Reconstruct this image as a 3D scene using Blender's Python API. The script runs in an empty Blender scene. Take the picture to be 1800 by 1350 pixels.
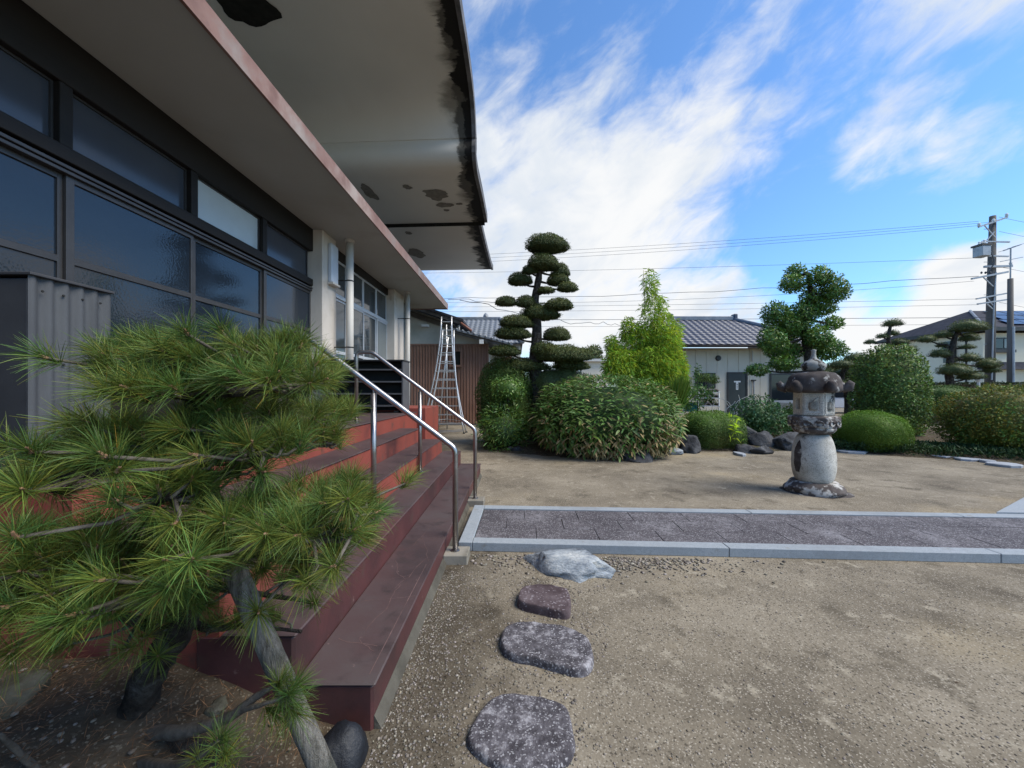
import bpy, bmesh, math, random
import numpy as np
from mathutils import Vector, Matrix, noise as mnoise
R = math.radians
random.seed(7)
rng = np.random.default_rng(11)
scene = bpy.context.scene
C = scene.collection

# ------------------------------------------------------------------ camera
H = 1.5                       # eye height
FPX, CX, CY = 680.0, 908.0, 685.0   # focal length and vanishing point in 1800x1350 pixels
cam = bpy.data.cameras.new('camera')
cam.sensor_width = 36.0
cam.lens = 36.0 * FPX / 1800
cam.shift_x = -(CX - 900) / 1800
cam.shift_y = (CY - 675) / 1800
cam.clip_start = 0.02
cam.clip_end = 4000
camo = bpy.data.objects.new('camera', cam)
camo.location = (0, 0, H)
camo.rotation_euler = (R(90), 0, 0)
C.objects.link(camo)
scene.camera = camo

# ------------------------------------------------------------------ sun, sky
SUN_EL, SUN_AZ = 50.0, 106.0      # azimuth clockwise from +Y: high on the right, softened by thin cloud
sun = bpy.data.lights.new('sun', 'SUN')
sun.energy = 3.0
sun.angle = R(36)
sun.color = (1.0, 0.93, 0.80)
suno = bpy.data.objects.new('sun', sun)
sd = Vector((math.sin(R(SUN_AZ)) * math.cos(R(SUN_EL)), math.cos(R(SUN_AZ)) * math.cos(R(SUN_EL)), math.sin(R(SUN_EL))))
suno.rotation_euler = sd.to_track_quat('Z', 'Y').to_euler()
suno.location = sd * 60
C.objects.link(suno)

world = bpy.data.worlds.new('World')
scene.world = world
world.use_nodes = True
wt = world.node_tree
wt.nodes.clear()
def wn(t, **kw):
    n = wt.nodes.new(t)
    for k, v in kw.items():
        setattr(n, k, v)
    return n
def wl(a, b):
    wt.links.new(a, b)
def wmath(op, a, b=None, clamp=False):
    n = wn('ShaderNodeMath', operation=op)
    n.use_clamp = clamp
    for i, s in enumerate((a, b)):
        if s is None:
            continue
        if isinstance(s, (int, float)):
            n.inputs[i].default_value = s
        else:
            wl(s, n.inputs[i])
    return n.outputs[0]
wout = wn('ShaderNodeOutputWorld')
bg = wn('ShaderNodeBackground')
bg.inputs['Strength'].default_value = 0.12
wl(bg.outputs[0], wout.inputs[0])
sky = wn('ShaderNodeTexSky', sky_type='NISHITA')
sky.sun_disc = False
sky.sun_elevation = R(SUN_EL)
sky.sun_rotation = R(SUN_AZ)
sky.air_density = 1.0
sky.dust_density = 0.35
sky.ozone_density = 2.2
tc = wn('ShaderNodeTexCoord')
sep = wn('ShaderNodeSeparateXYZ')
wl(tc.outputs['Generated'], sep.inputs[0])
zz = wmath('ADD', wmath('MAXIMUM', sep.outputs[2], 0.0), 0.26)
uu = wmath('DIVIDE', sep.outputs[0], zz)
vv = wmath('DIVIDE', sep.outputs[1], zz)
comb = wn('ShaderNodeCombineXYZ')
wl(uu, comb.inputs[0]); wl(vv, comb.inputs[1])
def wnoise(scale, detail, rough, dist, rot, sx, sy, off, seed):
    mp = wn('ShaderNodeMapping')
    mp.inputs['Rotation'].default_value = (0, 0, R(rot))
    mp.inputs['Scale'].default_value = (sx, sy, 1)
    mp.inputs['Location'].default_value = (off[0], off[1], seed)
    wl(comb.outputs[0], mp.inputs[0])
    n = wn('ShaderNodeTexNoise')
    n.inputs['Scale'].default_value = scale
    n.inputs['Detail'].default_value = detail
    n.inputs['Roughness'].default_value = rough
    n.inputs['Distortion'].default_value = dist
    wl(mp.outputs[0], n.inputs['Vector'])
    return n.outputs[0]
def blob(px, py, c0, c1, amp):
    d = Vector(((px - CX), FPX, -(py - CY))).normalized()
    vm = wn('ShaderNodeVectorMath', operation='DOT_PRODUCT')
    wl(tc.outputs['Generated'], vm.inputs[0])
    vm.inputs[1].default_value = d
    mr = wn('ShaderNodeMapRange', interpolation_type='SMOOTHSTEP')
    wl(vm.outputs['Value'], mr.inputs[0])
    mr.inputs[1].default_value = math.cos(R(c0))
    mr.inputs[2].default_value = math.cos(R(c1))
    mr.inputs[3].default_value = 0
    mr.inputs[4].default_value = amp
    return mr.outputs[0]
def dnoise(scale, detail, rough, dist, off):
    mp = wn('ShaderNodeMapping')
    mp.inputs['Rotation'].default_value = (0, R(32), 0)
    mp.inputs['Location'].default_value = off
    mp.vector_type = 'POINT'
    m2 = wn('ShaderNodeMapping')
    m2.inputs['Scale'].default_value = (0.55, 0.9, 1.4)
    wl(tc.outputs['Generated'], mp.inputs[0]); wl(mp.outputs[0], m2.inputs[0])
    n = wn('ShaderNodeTexNoise')
    n.inputs['Scale'].default_value = scale; n.inputs['Detail'].default_value = detail
    n.inputs['Roughness'].default_value = rough; n.inputs['Distortion'].default_value = dist
    wl(m2.outputs[0], n.inputs['Vector'])
    return n.outputs[0]
n1 = dnoise(4.4, 10, 0.57, 0.3, (1.3, 0.4, 2.1))
n2 = dnoise(13.0, 8, 0.6, 0.4, (4.3, 2.4, 0.6))
m = wmath('ADD', wmath('MULTIPLY', n1, 0.62), wmath('MULTIPLY', n2, 0.38))
for b in ((1000, 420, 26, 5, 0.25), (1230, 330, 14, 3, 0.03), (1760, 90, 16, 4, 0.10), (1080, 90, 12, 4, -0.05), (1380, 150, 14, 4, 0.05), (1590, 535, 8, 4, 0.30),
          (1780, 530, 8, 4, 0.30), (1290, 555, 8, 2, 0.14), (1600, 270, 7, 2, 0.14), (1700, 325, 6, 2, 0.12), (840, 60, 9, 3, 0.05), (1520, 330, 15, 5, -0.13), (1640, 420, 11, 3, -0.16), (930, 150, 9, 3, -0.06), (1420, 520, 6, 2, -0.06)):
    m = wmath('ADD', m, blob(*b))
mask = wn('ShaderNodeMapRange', interpolation_type='SMOOTHSTEP')
wl(m, mask.inputs[0])
mask.inputs[1].default_value = 0.485
mask.inputs[2].default_value = 0.76
n3 = wnoise(2.6, 6, 0.55, 0.3, 20, 1.2, 0.8, (5.3, 2.2), 4.4)
ccol = wn('ShaderNodeMix', data_type='RGBA')
cf = wn('ShaderNodeMapRange', interpolation_type='SMOOTHSTEP')
wl(n3, cf.inputs[0]); cf.inputs[1].default_value = 0.35; cf.inputs[2].default_value = 0.62
wl(cf.outputs[0], ccol.inputs[0])
ccol.inputs[6].default_value = (3.75, 4.05, 4.45, 1)
ccol.inputs[7].default_value = (4.75, 4.8, 4.85, 1)
skyg = wn('ShaderNodeMix', data_type='RGBA', blend_type='MULTIPLY')
skyg.inputs[0].default_value = 1
wl(sky.outputs[0], skyg.inputs[6])
skyg.inputs[7].default_value = (0.70, 0.98, 1.22, 1)
mixc = wn('ShaderNodeMix', data_type='RGBA')
wl(mask.outputs[0], mixc.inputs[0])
wl(skyg.outputs[2], mixc.inputs[6])
wl(ccol.outputs[2], mixc.inputs[7])
wl(mixc.outputs[2], bg.inputs['Color'])

vs = scene.view_settings
vs.view_transform = 'Standard'
vs.look = 'None'
vs.exposure = 0.75
vs.gamma = 1.0
vs.use_curve_mapping = False
scene.render.engine = 'CYCLES'

# ------------------------------------------------------------------ helpers
def at(px, py, Y):
    return Vector(((px - CX) * Y / FPX, Y, H - (py - CY) * Y / FPX))
def gnd(px, py, z=0.0):
    Y = (H - z) * FPX / (py - CY)
    return at(px, py, Y)

MATS = {}
def mat(name, cols, rough=0.75, scale=4.0, bump=0.0, bscale=None, spec=0.3, metal=0.0, detail=6, nrough=0.6, stops=None, stretch=None,
        speck=None, attr=None, trans=0.0, bdist=0.02, voro=None, rough2=None, sheen=0.0, blot=None):
    """noise-coloured principled material. cols: list of rgb; speck=(scale, colour, lo, hi); blot=(scale, colour, lo, hi, detail)"""
    if name in MATS:
        return MATS[name]
    m = bpy.data.materials.new(name)
    m.use_nodes = True
    nt = m.node_tree
    nd, lk = nt.nodes, nt.links
    bs = nd['Principled BSDF']
    bs.inputs['Roughness'].default_value = rough
    bs.inputs['Specular IOR Level'].default_value = spec
    bs.inputs['Metallic'].default_value = metal
    t = nd.new('ShaderNodeTexCoord')
    vec = t.outputs['Object']
    if stretch:
        mp = nd.new('ShaderNodeMapping')
        mp.inputs['Scale'].default_value = stretch
        lk.new(vec, mp.inputs[0])
        vec = mp.outputs[0]
    def noise(sc, de, ro, v=vec, w=0.0):
        n = nd.new('ShaderNodeTexNoise')
        n.inputs['Scale'].default_value = sc
        n.inputs['Detail'].default_value = de
        n.inputs['Roughness'].default_value = ro
        lk.new(v, n.inputs['Vector'])
        return n.outputs[0]
    nz = noise(scale, detail, nrough)
    if len(cols) == 1:
        cols = [cols[0], cols[0]]
    ramp = nd.new('ShaderNodeValToRGB')
    el = ramp.color_ramp.elements
    st = stops or [0.32 + 0.36 * i / (len(cols) - 1) for i in range(len(cols))]
    for i, c in enumerate(cols):
        e = el[i] if i < 2 else el.new(st[i])
    for i, c in enumerate(cols):
        el[i].position = st[i]
        el[i].color = (*c, 1)
    lk.new(nz, ramp.inputs[0])
    col = ramp.outputs[0]
    def mixin(col, fac, c2, mode='MIX'):
        mx = nd.new('ShaderNodeMix'); mx.data_type = 'RGBA'; mx.blend_type = mode
        if isinstance(fac, float):
            mx.inputs[0].default_value = fac
        else:
            lk.new(fac, mx.inputs[0])
        lk.new(col, mx.inputs[6])
        if isinstance(c2, tuple):
            mx.inputs[7].default_value = (*c2, 1)
        else:
            lk.new(c2, mx.inputs[7])
        return mx.outputs[2]
    for bl in ([blot] if isinstance(blot, tuple) else (blot or [])):
        bn = noise(bl[0], bl[4] if len(bl) > 4 else 5, 0.6, t.outputs['Object'])
        mr = nd.new('ShaderNodeMapRange'); mr.interpolation_type = 'SMOOTHSTEP'
        lk.new(bn, mr.inputs[0]); mr.inputs[1].default_value = bl[2]; mr.inputs[2].default_value = bl[3]
        col = mixin(col, mr.outputs[0], bl[1])
    for sp in ([speck] if isinstance(speck, tuple) else (speck or [])):
        vn = nd.new('ShaderNodeTexVoronoi'); vn.inputs['Scale'].default_value = sp[0]
        lk.new(t.outputs['Object'], vn.inputs['Vector'])
        sx = nd.new('ShaderNodeSeparateXYZ'); lk.new(vn.outputs['Color'], sx.inputs[0])
        mr = nd.new('ShaderNodeMapRange'); lk.new(sx.outputs[0], mr.inputs[0])
        mr.inputs[1].default_value = sp[2]; mr.inputs[2].default_value = sp[3]
        col = mixin(col, mr.outputs[0], sp[1])
    if attr:
        a = nd.new('ShaderNodeAttribute'); a.attribute_name = attr
        col = mixin(col, 1.0, a.outputs['Color'], 'MULTIPLY')
    lk.new(col, bs.inputs['Base Color'])
    if rough2 is not None:
        mr = nd.new('ShaderNodeMapRange'); lk.new(nz, mr.inputs[0])
        mr.inputs[1].default_value = 0.3; mr.inputs[2].default_value = 0.7
        mr.inputs[3].default_value = rough; mr.inputs[4].default_value = rough2
        lk.new(mr.outputs[0], bs.inputs['Roughness'])
    if bump:
        bp = nd.new('ShaderNodeBump')
        bp.inputs['Strength'].default_value = bump
        bp.inputs['Distance'].default_value = bdist
        if voro:
            vn = nd.new('ShaderNodeTexVoronoi'); vn.inputs['Scale'].default_value = voro
            lk.new(vec, vn.inputs['Vector'])
            lk.new(vn.outputs['Distance'], bp.inputs['Height'])
        else:
            lk.new(noise(bscale or scale * 4, 8, 0.65), bp.inputs['Height'])
        lk.new(bp.outputs[0], bs.inputs['Normal'])
    if trans:
        tr = nd.new('ShaderNodeBsdfTranslucent')
        lk.new(col, tr.inputs[0])
        ms = nd.new('ShaderNodeMixShader'); ms.inputs[0].default_value = trans
        lk.new(bs.outputs[0], ms.inputs[1]); lk.new(tr.outputs[0], ms.inputs[2])
        lk.new(ms.outputs[0], nd['Material Output'].inputs[0])
    MATS[name] = m
    return m

class MB:
    def __init__(s):
        s.v = []; s.f = []
    def add(s, vs, fs):
        o = len(s.v)
        s.v += [tuple(v) for v in vs]
        s.f += [tuple(i + o for i in f) for f in fs]
        return s
    def box(s, x0, x1, y0, y1, z0, z1, rot=None, piv=None):
        vs = [Vector((x, y, z)) for z in (z0, z1) for y in (y0, y1) for x in (x0, x1)]
        if rot is not None:
            p = Vector(piv) if piv is not None else Vector(((x0 + x1) / 2, (y0 + y1) / 2, (z0 + z1) / 2))
            m = rot if isinstance(rot, Matrix) else Matrix.Rotation(rot, 3, 'Z')
            vs = [m @ (v - p) + p for v in vs]
        return s.add(vs, [(0, 2, 3, 1), (4, 5, 7, 6), (0, 1, 5, 4), (2, 6, 7, 3), (0, 4, 6, 2), (1, 3, 7, 5)])
    def bar(s, a, b, w, h, up=(0, 0, 1)):
        a, b = Vector(a), Vector(b)
        d = (b - a).normalized(); u = Vector(up)
        if abs(d.dot(u)) > 0.98: u = Vector((0, 1, 0))
        r = d.cross(u).normalized(); u = r.cross(d)
        vs = [p + r * (sx * w / 2) + u * (sz * h / 2) for p in (a, b) for sz in (-1, 1) for sx in (-1, 1)]
        return s.add(vs, [(0, 1, 3, 2), (4, 6, 7, 5), (0, 4, 5, 1), (2, 3, 7, 6), (0, 2, 6, 4), (1, 5, 7, 3)])
    def tube(s, pts, rad, n=8, cap=True, wob=0.0):
        pts = [Vector(p) for p in pts]
        if not hasattr(rad, '__len__'): rad = [rad] * len(pts)
        rings = []; up = None
        for i, p in enumerate(pts):
            if i == 0: d = pts[1] - p
            elif i == len(pts) - 1: d = p - pts[i - 1]
            else: d = (pts[i + 1] - p).normalized() + (p - pts[i - 1]).normalized()
            d = d.normalized() if d.length > 1e-9 else Vector((0, 0, 1))
            if up is None:
                up = Vector((0, 0, 1)) if abs(d.z) < 0.9 else Vector((0, 1, 0))
            r = d.cross(up).normalized(); up = r.cross(d).normalized()
            ring = []
            for k in range(n):
                a = 2 * math.pi * k / n
                rr = rad[i] * (1 + (wob * (random.random() * 2 - 1) if wob else 0))
                ring.append(p + r * math.cos(a) * rr + up * math.sin(a) * rr)
            rings.append(ring)
        vs = [v for ring in rings for v in ring]
        fs = [(i * n + k, i * n + (k + 1) % n, (i + 1) * n + (k + 1) % n, (i + 1) * n + k) for i in range(len(pts) - 1) for k in range(n)]
        if cap:
            fs.append(tuple(range(n - 1, -1, -1))); fs.append(tuple((len(pts) - 1) * n + k for k in range(n)))
        return s.add(vs, fs)
    def lathe(s, prof, cx, cy, n=24, cap=True, ph=0.0):
        vs = [(cx + r * math.cos(2 * math.pi * k / n + ph), cy + r * math.sin(2 * math.pi * k / n + ph), z) for r, z in prof for k in range(n)]
        fs = [(i * n + k, i * n + (k + 1) % n, (i + 1) * n + (k + 1) % n, (i + 1) * n + k) for i in range(len(prof) - 1) for k in range(n)]
        if cap:
            fs.append(tuple(range(n - 1, -1, -1))); fs.append(tuple((len(prof) - 1) * n + k for k in range(n)))
        return s.add(vs, fs)
    def prism(s, poly, vec):
        vec = Vector(vec); n = len(poly)
        vs = [Vector(p) for p in poly] + [Vector(p) + vec for p in poly]
        return s.add(vs, [tuple(range(n))[::-1], tuple(range(n, 2 * n))] + [(i, (i + 1) % n, n + (i + 1) % n, n + i) for i in range(n)])
    def mesh(s, name, bevel=0.0, smooth=False, fix=True):
        me = bpy.data.meshes.new(name)
        me.from_pydata(s.v, [], s.f)
        if bevel or fix:
            bm = bmesh.new(); bm.from_mesh(me)
            bmesh.ops.recalc_face_normals(bm, faces=bm.faces)
            if bevel:
                bmesh.ops.bevel(bm, geom=[e for e in bm.edges if e.calc_face_angle(0) > 0.5], offset=bevel, segments=1, affect='EDGES', clamp_overlap=True)
            bm.to_mesh(me); bm.free()
        if smooth:
            me.polygons.foreach_set('use_smooth', [True] * len(me.polygons))
        me.update()
        return me
    def build(s, name, material, parent=None, bevel=0.0, smooth=False):
        return obj(name, s.mesh(name, bevel, smooth), material, parent)

def obj(name, me, material, parent=None):
    if material is not None and len(me.materials) == 0:
        me.materials.append(material)
    o = bpy.data.objects.new(name, me)
    C.objects.link(o)
    if parent is not None:
        o.parent = parent
        p = parent; off = Vector((0, 0, 0))
        while p is not None:
            off += p.location; p = p.parent
        o.location = -off
    return o
def tag(o, label, cat, group=None, kind=None):
    if label: o['label'] = label
    if cat: o['category'] = cat
    if group: o['group'] = group
    if kind: o['kind'] = kind
    return o
def thing(name, loc, label, cat, group=None):
    o = bpy.data.objects.new(name, None)
    o.empty_display_size = 0.2
    o.location = loc
    C.objects.link(o)
    return tag(o, label, cat, group)
def struct(o):
    o['kind'] = 'structure'; return o
def stuff(o):
    o['kind'] = 'stuff'; return o

def mesh_np(name, V, F, smooth=False, tint=None):
    me = bpy.data.meshes.new(name)
    V = np.ascontiguousarray(V, dtype=np.float32); F = np.ascontiguousarray(F, dtype=np.int32)
    me.vertices.add(len(V)); me.vertices.foreach_set('co', V.ravel())
    me.loops.add(F.size); me.loops.foreach_set('vertex_index', F.ravel())
    me.polygons.add(len(F)); me.polygons.foreach_set('loop_start', np.arange(0, F.size, F.shape[1], dtype=np.int32))
    if smooth: me.polygons.foreach_set('use_smooth', np.ones(len(F), dtype=bool))
    if tint is not None:
        a = me.attributes.new('tint', 'FLOAT_COLOR', 'POINT')
        t = np.ones((len(V), 4), dtype=np.float32); t[:, :3] = tint
        a.data.foreach_set('color', t.ravel())
    me.update(calc_edges=True)
    me.validate()
    return me
def unit(a):
    return a / np.maximum(np.linalg.norm(a, axis=-1, keepdims=True), 1e-9)
def leaves(P, D, N, L, W, fold=0.25, droop=0.0, tint=None):
    """folded diamond leaves. P base points, D direction, N rough normal, L,W arrays -> V,F,T"""
    n = len(P)
    D = unit(D); S = unit(np.cross(D, N)); U = unit(np.cross(S, D))
    L = np.broadcast_to(np.asarray(L, float), (n,))[:, None]; W = np.broadcast_to(np.asarray(W, float), (n,))[:, None]
    mid = P + D * L * 0.45
    tip = P + D * L + np.array([0, 0, -1.0]) * (L * droop)
    V = np.stack([P, mid + S * W / 2 + U * W * fold, tip, mid - S * W / 2 + U * W * fold], 1).reshape(-1, 3)
    b = np.arange(n)[:, None] * 4
    F = np.concatenate([b + np.array([[0, 1, 2]]), b + np.array([[0, 2, 3]])], 1).reshape(-1, 3)
    T = None if tint is None else np.repeat(tint, 4, axis=0)
    return V, F, T
def rdir(n):
    return unit(rng.normal(size=(n, 3)))
def vnoise(P, sc, seed=0.0):
    return np.array([mnoise.noise(Vector((p[0] * sc + seed, p[1] * sc + seed * 1.7, p[2] * sc - seed))) for p in P])
def ico(sub):
    bm = bmesh.new(); bmesh.ops.create_icosphere(bm, subdivisions=sub, radius=1.0)
    bm.verts.ensure_lookup_table()
    V = np.array([v.co[:] for v in bm.verts]); F = np.array([[v.index for v in f.verts] for f in bm.faces])
    bm.free(); return V, F
ICO = {k: ico(k) for k in (1, 2, 3, 4)}
def merge(parts):
    Vs, Fs, Ts, o = [], [], [], 0
    for V, F, T in parts:
        Vs.append(V); Fs.append(F + o); o += len(V)
        Ts.append(np.ones((len(V), 3)) if T is None else T)
    return np.concatenate(Vs), np.concatenate(Fs), np.concatenate(Ts)
def tints(n, lo=0.7, hi=1.25, warm=0.12):
    b = rng.uniform(lo, hi, (n, 1)); w = rng.uniform(-warm, warm, (n, 1))
    return np.concatenate([b * (1 + w * 1.6), b, b * (1 - w)], 1)

def ell_shell(c, r, n, lo=0.85, lump=0.12, lsc=2.2, seed=1.0, flat=None, power=2.0):
    """points on an uneven ellipsoid shell; power>2 gives a boxier clipped form; returns P, outward normal"""
    c = np.array(c, float); r = np.array(r, float)
    d = rdir(n)
    if flat is not None:
        d[:, 2] = np.where(d[:, 2] < 0, d[:, 2] * flat, d[:, 2])
    k = (np.abs(d) ** power).sum(1) ** (-1 / power)
    s = d * k[:, None] if power != 2.0 else d
    f = 1 + lump * vnoise(s * r, lsc, seed)
    dep = 1 - (1 - lo) * rng.random(n) ** 1.8
    stray = rng.random(n) < 0.05
    dep = np.where(stray, 1 + 0.10 * rng.random(n) * min(1.0, 0.6 / r.max()), dep)
    P = c + s * r * (f * dep)[:, None]
    return P, unit(d / r)
def core(c, r, k=0.86, lump=0.12, lsc=2.2, seed=1.0, flat=None, power=2.0, sub=3):
    V, F = ICO[sub]
    d = V.copy()
    if flat is not None:
        d[:, 2] = np.where(d[:, 2] < 0, d[:, 2] * flat, d[:, 2])
    q = (np.abs(d) ** power).sum(1) ** (-1 / power) if power != 2.0 else np.ones(len(d))
    s = d * q[:, None]
    r = np.array(r, float)
    f = 1 + lump * vnoise(s * r, lsc, seed)
    return np.array(c) + s * r * (f * k)[:, None], F.copy(), None
def foliage(blobs, dens, L, W, lo=0.9, lump=0.12, lsc=2.2, flat=None, power=2.0, spread=0.8, out=0.35, fold=0.25, droop=0.0, tl=(0.7, 1.25, 0.12),
            corek=0.93, up=0.0, topt=None):
    """blobs: list of (centre, radii). leaf-sized faces through the outer volume plus an opaque inner mass of the same foliage"""
    parts = []
    for i, (c, r) in enumerate(blobs):
        r = np.array(r, float)
        area = 4 * math.pi * ((r[0] * r[1]) ** 1.6 / 3 + (r[0] * r[2]) ** 1.6 / 3 + (r[1] * r[2]) ** 1.6 / 3) ** (1 / 1.6)
        n = max(30, int(area * dens))
        P, N = ell_shell(c, r, n, lo, lump, lsc, 1.3 + i * 2.1, flat, power)
        D = N * out + rdir(n) * spread + np.array([0, 0, up])
        NN = N + rdir(n) * 0.5
        t = tints(n, *tl)
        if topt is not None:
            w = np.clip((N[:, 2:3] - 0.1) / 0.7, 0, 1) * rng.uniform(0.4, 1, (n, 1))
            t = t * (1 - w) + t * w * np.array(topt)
        parts.append(leaves(P, D, NN, L * rng.uniform(0.7, 1.3, n), W * rng.uniform(0.7, 1.3, n), fold, droop, t))
        if corek:
            cv = core(c, r, corek * (1 - (1 - lo) * 0.5), lump, lsc, 1.3 + i * 2.1, flat, power, 3 if r.max() > 0.5 else 2)
            parts.append((cv[0], cv[1], np.full((len(cv[0]), 3), 0.95)))
    return merge(parts)
def fol_obj(name, blobs, material, parent, **kw):
    V, F, T = foliage(blobs, **kw)
    return stuff(obj(name, mesh_np(name, V, F, False, T), material, parent))

def rock(name, c, r, material, seed, parent=None, rough=0.35, sub=3, flat_top=None, rotz=0.0, fsc=1.6, sink=0.3, facets=9):
    V, F = ICO[sub]
    s = V.copy()
    f = 1 + rough * vnoise(s, fsc, seed) + rough * 0.35 * vnoise(s, fsc * 3.1, seed + 9) + rough * 0.12 * vnoise(s, fsc * 8, seed + 4)
    s = s * f[:, None]
    rr_ = np.random.default_rng(int(seed * 100))
    for _ in range(facets):
        q_ = unit(rr_.normal(size=3)); d_ = rr_.uniform(0.55, 0.9)
        s = s - np.maximum(0, s @ q_ - d_)[:, None] * q_ * 0.9
    if flat_top is not None:
        s[:, 2] = np.minimum(s[:, 2], flat_top + 0.05 * vnoise(s, 4, seed))
    s = s * np.array(r)
    ca, sa = math.cos(rotz), math.sin(rotz)
    s = np.stack([s[:, 0] * ca - s[:, 1] * sa, s[:, 0] * sa + s[:, 1] * ca, s[:, 2]], 1)
    s = s + np.array(c)
    return obj(name, mesh_np(name, s, F, True), material, parent)

# ------------------------------------------------------------------ materials
M = {}
M['sand'] = mat('sand', [(0.125, 0.105, 0.079), (0.205, 0.174, 0.13), (0.275, 0.237, 0.18)], 0.95, 0.9, 0.55, 55, 0.1, bdist=0.012, detail=9, nrough=0.62,
                speck=[(170, (0.36, 0.32, 0.26), 0.84, 0.98), (120, (0.095, 0.08, 0.06), 0.86, 0.98)],
                blot=[(2.6, (0.125, 0.105, 0.078), 0.54, 0.66, 11), (6.5, (0.30, 0.262, 0.2), 0.56, 0.68, 10), (0.55, (0.085, 0.07, 0.052), 0.52, 0.72, 9), (0.35, (0.35, 0.28, 0.17), 0.52, 0.78, 5)])
M['soil'] = mat('soil', [(0.035, 0.028, 0.02), (0.085, 0.065, 0.045), (0.05, 0.055, 0.022)], 1.0, 2.5, 0.8, 30, 0.05, bdist=0.03,
                speck=(60, (0.2, 0.17, 0.13), 0.88, 0.97))
M['beds'] = mat('sandy_bed_soil', [(0.03, 0.0216, 0.0144), (0.072, 0.0552, 0.039), (0.114, 0.093, 0.069)], 0.95, 3, 0.9, 40, 0.1, bdist=0.02, detail=9, nrough=0.7, speck=[(150, (0.17, 0.145, 0.11), 0.88, 0.97)])
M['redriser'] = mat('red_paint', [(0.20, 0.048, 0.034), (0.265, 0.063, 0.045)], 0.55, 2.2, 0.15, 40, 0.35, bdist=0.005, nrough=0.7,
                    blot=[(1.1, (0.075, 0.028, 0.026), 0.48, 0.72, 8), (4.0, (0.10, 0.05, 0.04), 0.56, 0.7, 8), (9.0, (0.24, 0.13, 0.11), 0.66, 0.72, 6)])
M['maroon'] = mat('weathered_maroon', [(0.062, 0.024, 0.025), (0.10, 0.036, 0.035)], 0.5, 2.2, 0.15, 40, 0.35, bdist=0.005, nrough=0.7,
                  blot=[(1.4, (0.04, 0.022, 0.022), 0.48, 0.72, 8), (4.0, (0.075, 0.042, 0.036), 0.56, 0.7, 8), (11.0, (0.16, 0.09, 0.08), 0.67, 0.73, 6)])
M['tread'] = mat('worn_red_tread', [(0.042, 0.027, 0.028), (0.068, 0.042, 0.042), (0.074, 0.057, 0.056)], 0.62, 1.6, 0.12, 50, 0.4, bdist=0.004,
                 blot=[(0.9, (0.085, 0.038, 0.036), 0.56, 0.72, 6), (5.0, (0.042, 0.028, 0.028), 0.52, 0.7, 8), (14.0, (0.15, 0.10, 0.095), 0.66, 0.73, 6)])
M['conc'] = mat('concrete', [(0.16, 0.145, 0.12), (0.27, 0.245, 0.205)], 0.9, 3, 0.4, 40, 0.2, bdist=0.006, blot=(2.0, (0.1, 0.09, 0.07), 0.55, 0.75))
M['plaster'] = mat('white_plaster', [(0.50, 0.475, 0.43), (0.60, 0.575, 0.525)], 0.85, 0.8, 0.06, 30, 0.2, bdist=0.004)
M['pillar'] = mat('pillar_render', [(0.46, 0.41, 0.35), (0.62, 0.57, 0.51)], 0.85, 1.4, 0.12, 40, 0.2, bdist=0.004, blot=(1.5, (0.34, 0.27, 0.2), 0.58, 0.8), stretch=(1, 1, 0.5))
M['patch'] = mat('bare_render', [(0.17, 0.158, 0.135), (0.26, 0.24, 0.205)], 0.95, 9, 0.3, 30, 0.1)
M['hole'] = mat('dark_void', [(0.018, 0.018, 0.016), (0.03, 0.03, 0.026)], 0.95, 6, 0.2, 30, 0.1)
M['fascia'] = mat('copper_fascia', [(0.1656, 0.0864, 0.0648), (0.2376, 0.1368, 0.108), (0.216, 0.18, 0.1584)], 0.5, 2.0, 0.1, 20, 0.4, blot=(1.0, (0.38, 0.30, 0.26), 0.5, 0.8))
M['lead'] = mat('eave_edge', [(0.05, 0.05, 0.055), (0.16, 0.155, 0.16)], 0.75, 3, 0.3, 20, 0.3)
M['darkwood'] = mat('dark_wood', [(0.0077, 0.006, 0.005), (0.0165, 0.0121, 0.0094)], 0.6, 4, 0.15, 30, 0.3, stretch=(1, 0.15, 1))
M['brownalu'] = mat('bronze_aluminium', [(0.03, 0.0276, 0.027), (0.045, 0.042, 0.0408)], 0.4, 5, 0, None, 0.5)
M['alu'] = mat('silver_aluminium', [(0.38, 0.40, 0.42), (0.48, 0.5, 0.52)], 0.4, 5, 0, None, 0.5)
M['steel'] = mat('stainless_steel', [(0.33, 0.31, 0.30), (0.43, 0.41, 0.40)], 0.26, 8, 0, None, 0.5, 1.0, rough2=0.42)
M['ladder'] = mat('ladder_aluminium', [(0.55, 0.55, 0.56), (0.68, 0.68, 0.69)], 0.4, 6, 0, None, 0.5, 0.7)
M['pvc'] = mat('cream_pipe', [(0.50, 0.47, 0.42), (0.58, 0.55, 0.50)], 0.5, 3, 0, None, 0.4, stretch=(1, 1, 0.2))
M['lampbox'] = mat('pale_lamp_cover', [(0.50, 0.54, 0.60), (0.56, 0.6, 0.66)], 0.4, 3, 0, None, 0.4)
M['black'] = mat('black_rack', [(0.012, 0.012, 0.013), (0.028, 0.028, 0.03)], 0.55, 5, 0.05, 30, 0.4)
M['rackside'] = mat('grey_rack_side', [(0.07, 0.07, 0.075), (0.10, 0.10, 0.105)], 0.5, 5, 0.05, 30, 0.4)
M['corr'] = mat('weathered_corrugated', [(0.0379, 0.0401, 0.0443), (0.0717, 0.0759, 0.0822), (0.0506, 0.0527, 0.059)], 0.7, 3, 0.1, 30, 0.3, stretch=(1.5, 1.5, 0.25),
                blot=(2.5, (0.055, 0.058, 0.065), 0.5, 0.75, 6))
M['greysheet'] = mat('grey_sheet', [(0.028, 0.0288, 0.032), (0.048, 0.048, 0.0528)], 0.65, 2, 0.05, 30, 0.3)
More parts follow.
